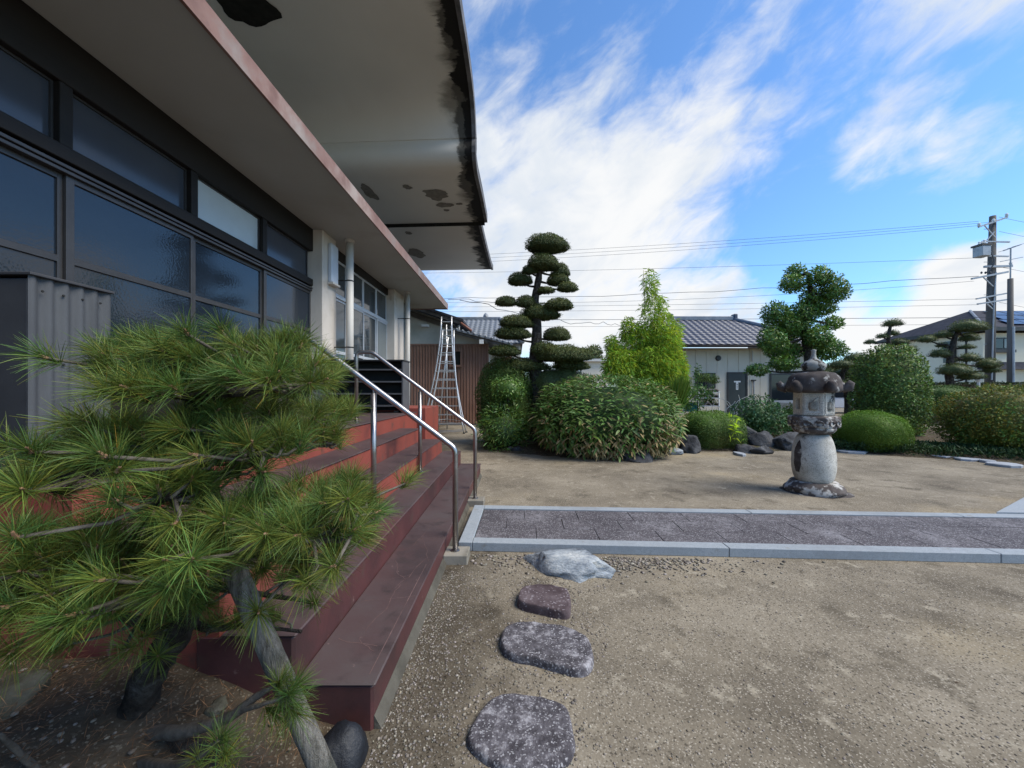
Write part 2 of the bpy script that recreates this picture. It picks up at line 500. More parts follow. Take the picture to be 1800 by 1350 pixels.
M['needle'] = mat('pine_needle', [(0.105, 0.148, 0.028), (0.165, 0.21, 0.04)], 0.5, 3, 0, None, 0.3, attr='tint', trans=0.25)
M['bark'] = mat('dark_bark', [(0.022, 0.018, 0.015), (0.06, 0.05, 0.042), (0.11, 0.10, 0.088)], 0.95, 14, 1.0, 30, 0.1, bdist=0.05)
M['twig'] = mat('grey_twig', [(0.07, 0.06, 0.05), (0.17, 0.15, 0.125)], 0.9, 20, 0.6, 40, 0.1)
M['bud'] = mat('pine_bud', [(0.22, 0.12, 0.07), (0.32, 0.2, 0.12)], 0.8, 20, 0, None, 0.2)
M['prop'] = mat('weathered_timber', [(0.055, 0.048, 0.04), (0.185, 0.172, 0.152), (0.29, 0.275, 0.25)], 0.9, 9, 1.0, 26, 0.1, stretch=(5, 5, 0.5), bdist=0.02, nrough=0.75,
                blot=[(2.0, (0.06, 0.065, 0.055), 0.52, 0.7, 6)])
M['kerb'] = mat('blue_grey_granite', [(0.255, 0.28, 0.30), (0.31, 0.335, 0.36)], 0.7, 30, 0.15, 120, 0.3, speck=(260, (0.2, 0.22, 0.24), 0.75, 0.95), bdist=0.003, blot=[(1.2, (0.19, 0.20, 0.205), 0.5, 0.8, 8), (6, (0.21, 0.19, 0.16), 0.6, 0.75, 8)])
M['tile'] = mat('dark_granite_tile', [(0.04, 0.033, 0.038), (0.085, 0.075, 0.081), (0.25, 0.24, 0.255)], 0.75, 1.8, 0.35, 90, 0.3, detail=12, nrough=0.78, stops=[0.35, 0.52, 0.75],
                speck=[(150, (0.30, 0.29, 0.30), 0.80, 0.95), (60, (0.05, 0.045, 0.05), 0.8, 0.95)], bdist=0.004)
M['stone'] = mat('stepping_stone', [(0.05, 0.045, 0.05), (0.105, 0.096, 0.105), (0.34, 0.325, 0.34)], 0.85, 14, 0.8, 50, 0.2, detail=10, nrough=0.7, stops=[0.40, 0.53, 0.66],
                 speck=(150, (0.30, 0.29, 0.30), 0.82, 0.96), bdist=0.012)
M['stone_r'] = mat('purple_stone', [(0.045, 0.03, 0.032), (0.085, 0.062, 0.066), (0.14, 0.11, 0.115)], 0.85, 9, 0.7, 40, 0.2, speck=(90, (0.22, 0.19, 0.2), 0.86, 0.97), bdist=0.01)
M['whiterock'] = mat('pale_banded_rock', [(0.10, 0.115, 0.14), (0.30, 0.33, 0.36), (0.52, 0.53, 0.52)], 0.8, 3.5, 1.0, 16, 0.3, stretch=(1, 2.2, 2.2), stops=[0.36, 0.5, 0.64], bdist=0.03, nrough=0.72, detail=9,
                     blot=(3, (0.55, 0.5, 0.38), 0.6, 0.75))
M['blackrock'] = mat('black_rock', [(0.006, 0.007, 0.010), (0.016, 0.018, 0.024)], 0.55, 8, 0.4, 30, 0.4)
M['rock'] = mat('garden_rock', [(0.0263, 0.0263, 0.0285), (0.0638, 0.0638, 0.0675), (0.1425, 0.1425, 0.1462)], 0.85, 4, 0.8, 16, 0.2, stops=[0.35, 0.52, 0.75], bdist=0.04)
M['rockbrown'] = mat('mossy_rock', [(0.06, 0.055, 0.035), (0.13, 0.12, 0.09), (0.22, 0.21, 0.18)], 0.9, 4, 0.8, 16, 0.15, bdist=0.03)
M['flag'] = mat('flagstone', [(0.22, 0.235, 0.26), (0.36, 0.38, 0.41)], 0.75, 3, 0.4, 30, 0.3)
M['lantern'] = mat('lantern_granite', [(0.36, 0.342, 0.3), (0.528, 0.504, 0.45), (0.624, 0.6, 0.546)], 0.9, 5, 0.35, 60, 0.15, speck=(160, (0.24, 0.22, 0.19), 0.72, 0.95), bdist=0.006,
                   blot=(2.6, (0.045, 0.038, 0.036), 0.585, 0.66, 4))
M['lantern_d'] = mat('lantern_granite_stained', [(0.036, 0.030, 0.029), (0.075, 0.064, 0.06), (0.13, 0.115, 0.11)], 0.9, 5, 0.5, 45, 0.15, bdist=0.008,
                     blot=(7, (0.42, 0.40, 0.37), 0.585, 0.68, 7))
M['lantern_m'] = mat('lantern_granite_mottled', [(0.06, 0.048, 0.045), (0.14, 0.12, 0.11)], 0.9, 5, 0.5, 45, 0.15, bdist=0.008,
                     blot=(9, (0.45, 0.43, 0.40), 0.48, 0.60, 7))
M['gravel'] = mat('gravel_stones', [(0.14, 0.12, 0.1), (0.3, 0.28, 0.25)], 0.9, 30, 0.3, 60, 0.2, attr='tint')
M['boxleaf'] = mat('clipped_leaf', blot=[(1.3, (0.15, 0.12, 0.035), 0.50, 0.78, 6), (2.2, (0.11, 0.19, 0.03), 0.54, 0.75, 6)], cols=[(0.0644, 0.1141, 0.0258), (0.1104, 0.1748, 0.0368)], rough=0.6, scale=2.0, spec=0.25, attr='tint', trans=0.15)
M['olive'] = mat('olive_leaf', [(0.10, 0.115, 0.022), (0.16, 0.17, 0.03), (0.20, 0.19, 0.05)], 0.55, 2.4, 0, None, 0.3, attr='tint', trans=0.2, blot=[(2.5, (0.13, 0.21, 0.03), 0.5, 0.7, 6), (1.8, (0.13, 0.085, 0.04), 0.55, 0.75, 6)])
M['moss'] = mat('moss_green_leaf', [(0.0817, 0.1485, 0.0178), (0.1263, 0.2079, 0.0267)], 0.6, 2.0, 0, None, 0.25, attr='tint', trans=0.2)
M['nleaf'] = mat('dark_conifer_leaf', [(0.055, 0.074, 0.027), (0.095, 0.115, 0.04)], 0.6, 2.0, 0, None, 0.25, attr='tint', trans=0.12)
M['gloss'] = mat('glossy_leaf', [(0.085, 0.135, 0.03), (0.14, 0.205, 0.042)], 0.5, 2.0, 0, None, 0.3, attr='tint', trans=0.15)
M['camphor'] = mat('bright_glossy_leaf', [(0.0834, 0.163, 0.0333), (0.1481, 0.2592, 0.0463)], 0.4, 1.5, 0, None, 0.4, attr='tint', trans=0.2)
M['gold'] = mat('golden_bamboo_leaf', [(0.2805, 0.4125, 0.0363), (0.429, 0.594, 0.066)], 0.55, 2.0, 0, None, 0.25, attr='tint', trans=0.3)
M['sasa'] = mat('sasa_leaf', [(0.85, 0.85, 0.85), (1, 1, 1)], 0.5, 6.0, 0, None, 0.3, attr='tint', trans=0.2)
M['peony'] = mat('deep_green_leaf', [(0.0517, 0.1207, 0.0448), (0.0862, 0.1725, 0.0604)], 0.5, 2.0, 0, None, 0.3, attr='tint', trans=0.2)
M['cover'] = mat('ground_cover_leaf', [(0.028, 0.0588, 0.0196), (0.049, 0.0924, 0.028)], 0.6, 2.0, 0, None, 0.25, attr='tint', trans=0.1)
M['rooftile'] = mat('blue_grey_tile', [(0.028, 0.036, 0.062), (0.05, 0.062, 0.10)], 0.45, 3, 0.1, 20, 0.5)
M['rooftile2'] = mat('silver_tile', [(0.14, 0.155, 0.18), (0.24, 0.255, 0.28)], 0.4, 3, 0.1, 20, 0.5)
M['slate'] = mat('dark_slate_roof', [(0.035, 0.036, 0.045), (0.06, 0.06, 0.072)], 0.85, 3, 0.1, 20, 0.1)
M['solar'] = mat('solar_panel', [(0.012, 0.02, 0.045), (0.02, 0.03, 0.06)], 0.15, 3, 0, None, 0.5)
M['cream'] = mat('cream_siding', [(0.63, 0.55, 0.425), (0.70, 0.615, 0.485)], 0.75, 0.7, 0.05, 20, 0.3, stretch=(2, 2, 0.4))
M['cream2'] = mat('yellowish_wall', [(0.70, 0.63, 0.47), (0.76, 0.69, 0.53)], 0.8, 0.7, 0.05, 20, 0.2)
M['browncorr'] = mat('brown_corrugated', [(0.20, 0.105, 0.07), (0.27, 0.15, 0.105)], 0.55, 1.2, 0, None, 0.35, stretch=(3, 1, 0.4), blot=(0.8, (0.17, 0.085, 0.055), 0.5, 0.8))
M['oldplaster'] = mat('old_grey_plaster', [(0.40, 0.385, 0.34), (0.52, 0.5, 0.45)], 0.9, 1.5, 0.1, 20, 0.15)
M['barge'] = mat('weathered_board', [(0.07, 0.06, 0.052), (0.15, 0.135, 0.12)], 0.8, 4, 0.2, 20, 0.2)
M['reddish'] = mat('red_brown_gutter', [(0.18, 0.07, 0.05), (0.25, 0.11, 0.08)], 0.5, 4, 0, None, 0.3)
M['doorbrown'] = mat('dark_bronze_door', [(0.035, 0.033, 0.03), (0.05, 0.047, 0.043)], 0.5, 4, 0, None, 0.4)
M['paper'] = mat('white_paper', [(0.75, 0.75, 0.73), (0.8, 0.8, 0.78)], 0.8, 4)
M['white'] = mat('white_paint', [(0.66, 0.66, 0.65), (0.74, 0.74, 0.73)], 0.6, 4)
M['concpole'] = mat('concrete_pole', [(0.09, 0.083, 0.078), (0.15, 0.14, 0.13)], 0.85, 2, 0.1, 20, 0.2, stretch=(3, 3, 0.3))
M['galv'] = mat('galvanised_steel', [(0.30, 0.31, 0.32), (0.42, 0.43, 0.44)], 0.5, 4, 0, None, 0.4, 0.3)
M['wire'] = mat('black_cable', [(0.06, 0.065, 0.075), (0.08, 0.085, 0.095)], 0.6, 4)
M['terracotta'] = mat('pale_pot', [(0.35, 0.27, 0.22), (0.45, 0.37, 0.31)], 0.8, 4)
M['teal'] = mat('teal_plastic', [(0.03, 0.22, 0.22), (0.04, 0.27, 0.27)], 0.5, 4)
M['carpaint'] = mat('silver_car_paint', [(0.5, 0.52, 0.56), (0.56, 0.58, 0.62)], 0.25, 2, 0, None, 0.5)
M['rubber'] = mat('rubber', [(0.015, 0.015, 0.015), (0.02, 0.02, 0.02)], 0.8, 4)

def glass(name, col, rough, bump=0.0, bscale=60, spec=0.5, mix=None):
    m = mat(name, [col, tuple(c * 1.15 for c in col)], rough, 2.0, bump, bscale, spec, bdist=0.003, voro=bscale if bump else None)
    m.node_tree.nodes['Principled BSDF'].inputs['IOR'].default_value = 1.5
    return m
M['glassdark'] = glass('dark_window_glass', (0.012, 0.016, 0.022), 0.12)
M['glasspat'] = glass('patterned_glass', (0.015, 0.022, 0.032), 0.08, 0.11, 42)
M['glassgrey'] = glass('frosted_transom_glass', (0.045, 0.05, 0.06), 0.14)
M['blind'] = glass('pale_frosted_glass', (0.42, 0.46, 0.46), 0.3)
M['glassclear'] = glass('silver_bay_glass', (0.04, 0.05, 0.055), 0.06)
M['curtain'] = glass('curtained_glass', (0.16, 0.18, 0.18), 0.15)

# ================================================================== GROUND
mb = MB()
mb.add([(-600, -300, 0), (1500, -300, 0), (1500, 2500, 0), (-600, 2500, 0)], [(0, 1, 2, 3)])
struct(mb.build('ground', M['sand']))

def dark_band(m):        # multiplies the sand colour darker towards the foot of the steps, noisy edge
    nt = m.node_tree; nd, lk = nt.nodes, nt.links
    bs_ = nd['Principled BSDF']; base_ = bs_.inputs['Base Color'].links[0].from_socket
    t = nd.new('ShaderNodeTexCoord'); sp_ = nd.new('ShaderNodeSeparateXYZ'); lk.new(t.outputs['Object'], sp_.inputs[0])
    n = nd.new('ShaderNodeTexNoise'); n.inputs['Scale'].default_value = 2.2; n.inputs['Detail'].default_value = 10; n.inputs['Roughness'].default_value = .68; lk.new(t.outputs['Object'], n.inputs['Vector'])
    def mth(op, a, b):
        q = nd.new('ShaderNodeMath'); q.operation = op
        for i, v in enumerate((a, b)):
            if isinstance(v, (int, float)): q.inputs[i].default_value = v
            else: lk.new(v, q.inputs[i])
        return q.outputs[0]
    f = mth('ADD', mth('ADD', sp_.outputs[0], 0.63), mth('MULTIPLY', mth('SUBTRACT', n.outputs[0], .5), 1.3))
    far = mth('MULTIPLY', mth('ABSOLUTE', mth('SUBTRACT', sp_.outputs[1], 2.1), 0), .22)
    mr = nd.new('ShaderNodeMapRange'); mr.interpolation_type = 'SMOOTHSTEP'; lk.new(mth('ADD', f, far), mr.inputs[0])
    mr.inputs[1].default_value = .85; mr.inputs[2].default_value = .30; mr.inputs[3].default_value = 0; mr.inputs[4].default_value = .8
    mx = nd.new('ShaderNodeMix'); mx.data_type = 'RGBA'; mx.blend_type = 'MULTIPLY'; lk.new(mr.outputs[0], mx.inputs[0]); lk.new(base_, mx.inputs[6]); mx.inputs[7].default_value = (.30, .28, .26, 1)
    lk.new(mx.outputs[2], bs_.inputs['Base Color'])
dark_band(M['sand'])
# soil of the planting beds behind the sand court, and under the pine
def sheet(name, poly, z, material, res=0.18, amp=0.05, edge=0.35, seed=3.0):
    xs = [p[0] for p in poly]; ys = [p[1] for p in poly]
    nx = int((max(xs) - min(xs)) / res) + 2; ny = int((max(ys) - min(ys)) / res) + 2
    X = np.linspace(min(xs), max(xs), nx); Y = np.linspace(min(ys), max(ys), ny)
    def inside(x, y):
        r = False; j = len(poly) - 1; dm = 9e9
        for i in range(len(poly)):
            xi, yi = poly[i]; xj, yj = poly[j]
            if (yi > y) != (yj > y) and x < (xj - xi) * (y - yi) / (yj - yi) + xi: r = not r
            L2 = (xj - xi) ** 2 + (yj - yi) ** 2
            t = max(0, min(1, ((x - xi) * (xj - xi) + (y - yi) * (yj - yi)) / L2))
            dm = min(dm, math.hypot(x - xi - t * (xj - xi), y - yi - t * (yj - yi))); j = i
        return dm if r else -dm
    V = []
    for y in Y:
        for x in X:
            d = inside(x, y) + 0.12 * mnoise.noise(Vector((x * 2.3, y * 2.3, seed)))
            h = max(-0.03, min(1, d / edge)) * z if d > 0 else -0.03 - 0.0 * d
            V.append((x, y, h + (amp * mnoise.noise(Vector((x * 1.7, y * 1.7, seed))) * min(1, max(0, d) / edge))))
    F = [(j * nx + i, j * nx + i + 1, (j + 1) * nx + i + 1, (j + 1) * nx + i) for j in range(ny - 1) for i in range(nx - 1)]
    return obj(name, mesh_np(name, np.array(V), np.array(F), True), material)
struct(sheet('planting_bed', [(-0.9, 9.7), (-0.2, 9.2), (1.0, 8.6), (3.2, 8.7), (4.2, 9.3), (6.8, 9.55), (8.3, 8.9), (10.0, 7.75), (14, 6.5), (16, 9), (16, 17.5), (-0.9, 17.5)], 0.10, M['soil'], 0.22))
struct(sheet('pine_bed', [(-4.0, 0.0), (-1.5, 0.1), (-0.95, 0.8), (-0.78, 1.35), (-0.74, 1.66), (-0.74, 2.6), (-4.0, 2.6)], 0.33, M['beds'], 0.05, 0.05, 0.85, 5.0))

# gravel by the steps and loose stones
def scatter_stones(name, n, fn, smin, smax, label=None):
    V0, F0 = ICO[1]
    parts = []
    for i in range(n):
        x, y, z = fn()
        s = smin * (smax / smin) ** random.random()
        q = V0 * np.array([random.uniform(.7, 1.3), random.uniform(.7, 1.3), random.uniform(.35, .7)]) * s
        a = random.random() * 6.28
        q = np.stack([q[:, 0] * math.cos(a) - q[:, 1] * math.sin(a), q[:, 0] * math.sin(a) + q[:, 1] * math.cos(a), q[:, 2]], 1)
        b = random.choice([0.55, 0.7, 0.8, 0.9, 1.05, 1.35])
        parts.append((q + np.array([x, y, z]), F0, np.tile(np.array([[b, b * random.uniform(.92, 1), b * random.uniform(.82, 1)]]), (len(q), 1))))
    V, F, T = merge(parts)
    o = stuff(obj(name, mesh_np(name, V, F, True, T), M['gravel']))
    tag(o, label, 'gravel')
    return o
def f_court():
    while True:
        y = 0.9 + 3.2 * random.random() ** 1.4; x = random.uniform(-0.62, 3.2)
        if y < 3.45 - 0.05 * x and mnoise.noise(Vector((x * 1.6, y * 1.6, 4))) + .35 * mnoise.noise(Vector((x * 6, y * 6, 1))) > random.uniform(-.5, .4): return x, y, 0.001
scatter_stones('loose_gravel', 5200, f_court, 0.0022, 0.0062, 'fine loose gravel strewn over the sand in front of the path')
def f_steps():
    y = random.uniform(1.2, 3.2); return -0.60 + abs(random.gauss(0, 0.22)), y, 0.001
scatter_stones('step_gravel', 2600, f_steps, 0.003, 0.008, 'pale grit along the foot of the red steps')
def f_rock():
    x = random.gauss(0.75, 0.55)
    return x, 3.5 - 0.05 * x - abs(random.gauss(0, 0.14)), 0.004
scatter_stones('path_pebbles', 1100, f_rock, 0.006, 0.017, 'grey pebbles banked along the near kerb of the path')

def f_ring():
    px, py, a, b = random.choice(((918, 1285, 97, 72), (962, 1135, 86, 45), (957, 1048, 50, 24), (1000, 1000, 85, 36)))
    t = random.random() * 6.283; q = random.uniform(.95, 1.25); g = gnd(px + a * q * math.cos(t), py + b * q * math.sin(t)); return g.x, g.y, 0.001
scatter_stones('stone_surround', 900, f_ring, 0.003, 0.010, 'grit and pebbles packed round the stepping stones')
n = 240
Pn = np.stack([rng.uniform(-0.5, 6.5, n), rng.uniform(1.0, 9.0, n), np.full(n, .006)], 1)
V, F, T = leaves(Pn, rdir(n) * np.array([1, 1, .2]), np.tile([[0, 0, 1.0]], (n, 1)), rng.uniform(.012, .035, n), rng.uniform(.005, .012, n), .2, 0, np.array([[.6, .42, .28]]) * rng.uniform(.3, 1.3, (n, 1)))
tag(stuff(obj('leaf_litter', mesh_np('leaf_litter', V, F, False, T), M['gravel'])), 'scattered dry leaf scraps over the sand court', 'litter')
# ================================================================== PATH
TILT = -0.055
def pth(u, v, z):      # path coordinates: u along, v across (0 = near edge)
    return Vector((-0.54 + u + 0.02 * v, 3.60 + TILT * u + v, z))
path = thing('path', (-0.54, 3.6, 0), None, None); struct(path)
LEN = 9.0; WID = 1.16; KW = 0.125
def slab(name, u0, u1, v0, v1, z0, z1, m, bev=0.004, lift=0.0):
    b = MB()
    b.add([pth(u, v, z) + Vector((0, 0, lift)) for z in (z0, z1) for v in (v0, v1) for u in (u0, u1)], [(0, 2, 3, 1), (4, 5, 7, 6), (0, 1, 5, 4), (2, 6, 7, 3), (0, 4, 6, 2), (1, 3, 7, 5)])
    return b.build(name, m, path, bev)
slab('bedding', 0.02, LEN, 0.02, WID - 0.02, 0.001, 0.05, M['conc'], 0)
for v0 in (0.0, WID - KW):
    u = KW + 0.004
    for L in ([2.32, 2.28, 2.3, 2.1] if v0 == 0 else [3.1, 2.3, 2.2, 1.4]):
        slab('kerb_stone', u, min(u + L - 0.006, LEN), v0, v0 + KW, 0.0, 0.082, M['kerb']); u += L
slab('kerb_stone', 0, KW, 0, WID, 0, 0.082, M['kerb'])
rows = 3
tw = (WID - 2 * KW - 0.01) / rows
for r_ in range(rows):
    u = KW + 0.008 - [0.0, 0.31, 0.12][r_]
    while u < LEN - 0.1:
        a, b = max(u, KW + 0.008), min(u + 0.60 - 0.006, LEN)
        if b - a > 0.04:
            v0 = KW + 0.005 + r_ * tw
            slab('paving_tile', a, b, v0, v0 + tw - 0.003, 0.03, 0.0705 + random.uniform(-.0015, .0015), M['tile'], 0.002)
        u += 0.60
# side branch of the path at the right edge of the picture
bp = thing('side_path', (5.9, 4.6, 0), None, None); struct(bp)
MB().prism([(5.50, 4.435, 0), (6.9, 5.20, 0), (6.9, 4.36, 0)], (0, 0, 0.10)).build('paving_slab', M['kerb'], bp, 0.004)
MB().prism([(6.906, 5.203, 0), (8.6, 6.13, 0), (8.6, 4.265, 0), (6.906, 4.358, 0)], (0, 0, 0.10)).build('paving_slab', M['kerb'], bp, 0.004)

# ================================================================== RED STEPS
SX = [-0.63, -0.98, -1.30, -1.63, -1.96]
SZ = [0.213, 0.426, 0.639, 0.852, 1.065]
SY0, SY1 = 1.70, 6.75
st = thing('entrance_steps', (-1.9, 4.2, 0), 'broad red painted concrete steps with worn dark treads before the hall', 'steps')
for i in range(5):
    x1 = SX[i]; x0 = SX[i + 1] if i < 4 else -4.02
    y1 = [6.75, 6.8, 6.75, 6.5, 7.6][i]
    z0 = 0 if i == 0 else SZ[i - 1]
    b = MB(); b.box(x0 - 0.12 if i < 4 else x0, x1, SY0 + 0.004 * i, y1, -0.05, SZ[i] - 0.012)
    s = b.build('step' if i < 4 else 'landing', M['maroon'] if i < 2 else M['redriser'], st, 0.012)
    t = MB(); t.box(x0 + 0.002, x1 + 0.012, SY0 - 0.008 + 0.004 * i, y1 + 0.004, SZ[i] - 0.012, SZ[i])
    o = t.build('tread', M['tread'], s, 0.006)
MB().prism([(-0.629, SY0 + 0.01, -0.02), (-0.585, SY0 + 0.01, -0.02), (-0.629, SY0 + 0.01, 0.06)], (0, 5.0, 0)).build('haunch', mat('grubby_concrete', [(0.06, 0.055, 0.045), (0.12, 0.11, 0.09)], 0.95, 4, .4, 40, .1), st)
# hairline cracks in the first tread: thin raised filler lines
def crack(pts, w=0.0026):
    b = MB()
    P = [Vector((p[0], p[1], SZ[0] + 0.0015)) for p in pts]
    for i in range(len(P) - 1):
        d = (P[i + 1] - P[i]).normalized(); s = Vector((-d.y, d.x, 0)) * w * random.uniform(.3, .7)
        b.add([P[i] - s, P[i] + s, P[i + 1] + s, P[i + 1] - s], [(0, 1, 2, 3)])
    return b
M['crack'] = mat('crack_filler', [(0.10, 0.06, 0.057), (0.19, 0.12, 0.112)], 0.85, 12)
def meander(x, y, dx, dy, n, amp):
    pts = [(x, y)]
    for k in range(n):
        x += dx / n + random.uniform(-amp, amp); y += dy / n + random.uniform(-amp, amp)
        pts.append((max(-0.965, min(-0.63, x)), y))
    return pts
cb = MB()
for a in ((-0.80, 2.05, 0.05, 0.5, 12, .012), (-0.94, 2.35, 0.30, 0.07, 9, .012), (-0.79, 2.5, 0.12, 0.5, 10, .014), (-0.92, 2.0, 0.2, -0.06, 7, .012), (-0.75, 2.62, -0.17, 0.28, 8, .014),
          (-0.70, 1.9, -0.12, 0.10, 6, .01), (-0.66, 2.9, -0.15, 0.5, 9, .014), (-0.90, 2.6, 0.16, 0.12, 6, .01), (-0.85, 3.2, 0.1, 0.6, 9, .012)):
    c_ = crack(meander(*a)); cb.add(c_.v, c_.f)
cb.add(crack([(-0.665, 1.75 + k * 0.1 + 0) for k in range(12)], 0.003).v, crack([(0, k) for k in range(12)]).f)
cb.build('crack_lines', M['crack'], st)
# red end block behind the shoe rack
MB().box(-4.02, -1.80, 7.66, 8.9, -0.05, 1.138).build('end_block', M['redriser'], st, 0.008)

# ================================================================== HANDRAILS
def handrail(Y, label):
    t = thing('handrail', (-0.54, Y, 0), label, 'handrail', 'stainless handrails on the red steps')
    pts = [(-0.54, Y, 0.06), (-0.54, Y, 0.93), (-0.545, Y, 0.965), (-0.558, Y, 0.99), (-0.58, Y, 1.012)]
    pts += [(-1.85, Y, 1.965), (-1.88, Y, 1.983), (-1.915, Y, 1.99), (-2.03, Y, 1.99), (-2.065, Y, 1.98), (-2.085, Y, 1.955), (-2.09, Y, 1.92), (-2.09, Y, 1.06)]
    MB().tube(pts, 0.0245, 14).build('rail', M['steel'], t, smooth=True)
    zr = 1.012 + (1.26 - 0.58) * (1.965 - 1.012) / (1.85 - 0.58)
    MB().tube([(-1.26, Y, 0.42), (-1.26, Y, zr - 0.05)], 0.0245, 14).build('post', M['steel'], t, smooth=True)
    MB().tube([(-1.26, Y, zr - 0.06), (-1.26, Y, zr - 0.01)], 0.011, 8).build('bracket', M['steel'], t, smooth=True)
    for x, z in ((-0.54, 0.082), (-1.26, 0.428), (-2.09, 1.067)):
        MB().lathe([(0.04, z), (0.04, z + 0.006), (0.027, z + 0.010)], x, Y, 14).build('flange', M['steel'], t)
    MB().box(-0.632, -0.42, Y - 0.10, Y + 0.10, -0.02, 0.082).build('footing', M['conc'], t, 0.008)
handrail(3.41, 'nearer stainless steel handrail rising over the red steps, in front of the path')
handrail(5.05, 'farther stainless steel handrail on the red steps, beside the shoe rack')

# ================================================================== TEMPLE HALL
hall = thing('temple_hall', (-4.2, 5.0, 0), 'temple hall with glazed wall, white soffits and copper edged lower eave', 'building')
XW = -4.0; ZS = 4.6; XF = -2.66
def hb(name, m, *a, bev=0.0, parent=None, **k):
    return MB().box(*a, **k).build(name, m, parent or hall, bev)
hb('plinth_wall', M['darkwood'], -4.3, -4.02, -3.0, 14.6, 0.0, 1.62)
hb('back_wall', M['darkwood'], -4.5, -4.25, -3.0, 14.6, 1.62, 4.64)
hb('sill', M['darkwood'], -4.12, -3.94, -3.0, 7.475, 1.62, 1.74, bev=0.006)
hb('head_beam', M['darkwood'], -4.1, -3.93, -3.0, 7.475, 4.17, ZS - 0.002, bev=0.006)
hb('transom_beam', M['darkwood'], -4.1, -3.93, -3.0, 7.475, 3.50, 3.63, bev=0.006)
for z in (3.44, 3.40):
    hb('track', M['brownalu'], -4.06, -3.935 - (3.44 - z) * 0.3, -3.0, 7.475, z, z + 0.03, bev=0.003)
# first bay: transom lights over bronze sliding windows
my = [-0.66, 0.69, 2.04, 3.39, 4.74, 6.07, 7.45]
for i in range(len(my) - 1):
    y0, y1 = my[i], my[i + 1]
    hb('mullion', M['darkwood'], -4.09, -3.94, y0 - 0.05, y0 + 0.05, 3.63, 4.17, bev=0.005)
    fr = MB()
    a, b_, z0, z1 = y0 + 0.05, y1 - 0.05, 3.63, 4.17
    fr.box(-4.05, -4.0, a, b_, z1 - 0.02, z1); fr.box(-4.05, -4.0, a, b_, z0, z0 + 0.02); fr.box(-4.05, -4.0, a, a + 0.018, z0 + .02, z1 - .02); fr.box(-4.05, -4.0, b_ - 0.018, b_, z0 + .02, z1 - .02)
    f = fr.build('transom_window', M['brownalu'], hall)
    MB().box(-4.035, -4.02, a + .018, b_ - .018, z0 + .02, z1 - .02).build('pane', M['blind'] if i == 4 else M['glassgrey'], f)
for i in range(len(my) - 1):
    y0, y1 = my[i] + 0.03, my[i + 1] + 0.03
    dx = 0.03 if i % 2 else 0.0
    z0, z1 = 1.74, 3.40
    fr = MB(); xa, xb = -4.05 + dx, -4.01 + dx
    fr.box(xa, xb, y0, y0 + 0.065, z0, z1); fr.box(xa, xb, y1 - 0.04, y1 - 0.001, z0, z1)
    fr.box(xa, xb, y0 + .065, y1 - .04, z1 - 0.05, z1); fr.box(xa, xb, y0 + .065, y1 - .04, z0, z0 + 0.07); fr.box(xa, xb, y0 + .065, y1 - .04, 2.62, 2.68)
    f = fr.build('sliding_window', M['brownalu'], hall, 0.003)
    MB().box(xa + .012, xb - .018, y0 + .065, y1 - .04, 2.68, z1 - .05).build('pane', M['glasspat'], f)
    MB().box(xa + .012, xb - .018, y0 + .065, y1 - .04, z0 + .07, 2.62).build('pane', M['glasspat'], f)
# pillars
for (a, b_) in ((7.48, 8.05), (11.9, 12.85)):
    hb('pillar', M['pillar'], -4.1, -3.75, a, b_, 1.0, ZS - 0.001, bev=0.012)
lb = hb('lamp_cover', M['lampbox'], -3.752, -3.66, 7.68, 7.96, 3.64, 4.42, bev=0.02)
MB().box(-3.75, -3.63, 7.66, 7.98, 3.60, 3.64).build('lamp_base', M['pvc'], lb, 0.004)
# second bay: silver aluminium doors
hb('head_beam', M['darkwood'], -4.1, -3.95, 8.05, 11.9, 4.40, ZS - 0.002, bev=0.006)
hb('floor_sill', M['alu'], -4.1, -3.94, 8.05, 11.9, 1.60, 1.72, bev=0.006)
ys = [8.06, 9.1, 10.1, 11.03, 11.89]
for i in range(4):
    y0, y1 = ys[i], ys[i + 1]
    for (z0, z1, nm, mats) in ((3.58, 4.40, 'upper_window', ('glassclear',)), (1.72, 3.53, 'glass_door', ('glassclear', 'curtain'))):
        fr = MB(); dx = 0.025 if (i % 2 and z0 < 3) else 0
        xa, xb = -4.04 + dx, -4.0 + dx
        fr.box(xa, xb, y0, y0 + .05, z0, z1); fr.box(xa, xb, y1 - .05, y1 - .002, z0, z1)
        fr.box(xa, xb, y0 + .05, y1 - .05, z1 - .05, z1); fr.box(xa, xb, y0 + .05, y1 - .05, z0, z0 + .06)
        if z0 < 3: fr.box(xa, xb, y0 + .05, y1 - .05, 2.3, 2.37)
        f = fr.build(nm, M['alu'], hall, 0.003)
        if z0 < 3:
            MB().box(xa + .012, xb - .015, y0 + .05, y1 - .05, 2.37, z1 - .05).build('pane', M[mats[1] if i == 3 else mats[0]], f)
            MB().box(xa + .012, xb - .015, y0 + .05, y1 - .05, z0 + .06, 2.3).build('pane', M['glassclear'], f)
        else:
            MB().box(xa + .012, xb - .015, y0 + .05, y1 - .05, z0 + .06, z1 - .05).build('pane', M['glassclear'], f)
hb('rail', M['alu'], -4.05, -3.96, 8.06, 11.89, 3.53, 3.58)
hb('end_panel', M['curtain'], -4.05, -4.0, 12.85, 14.5, 1.2, ZS - 0.003)
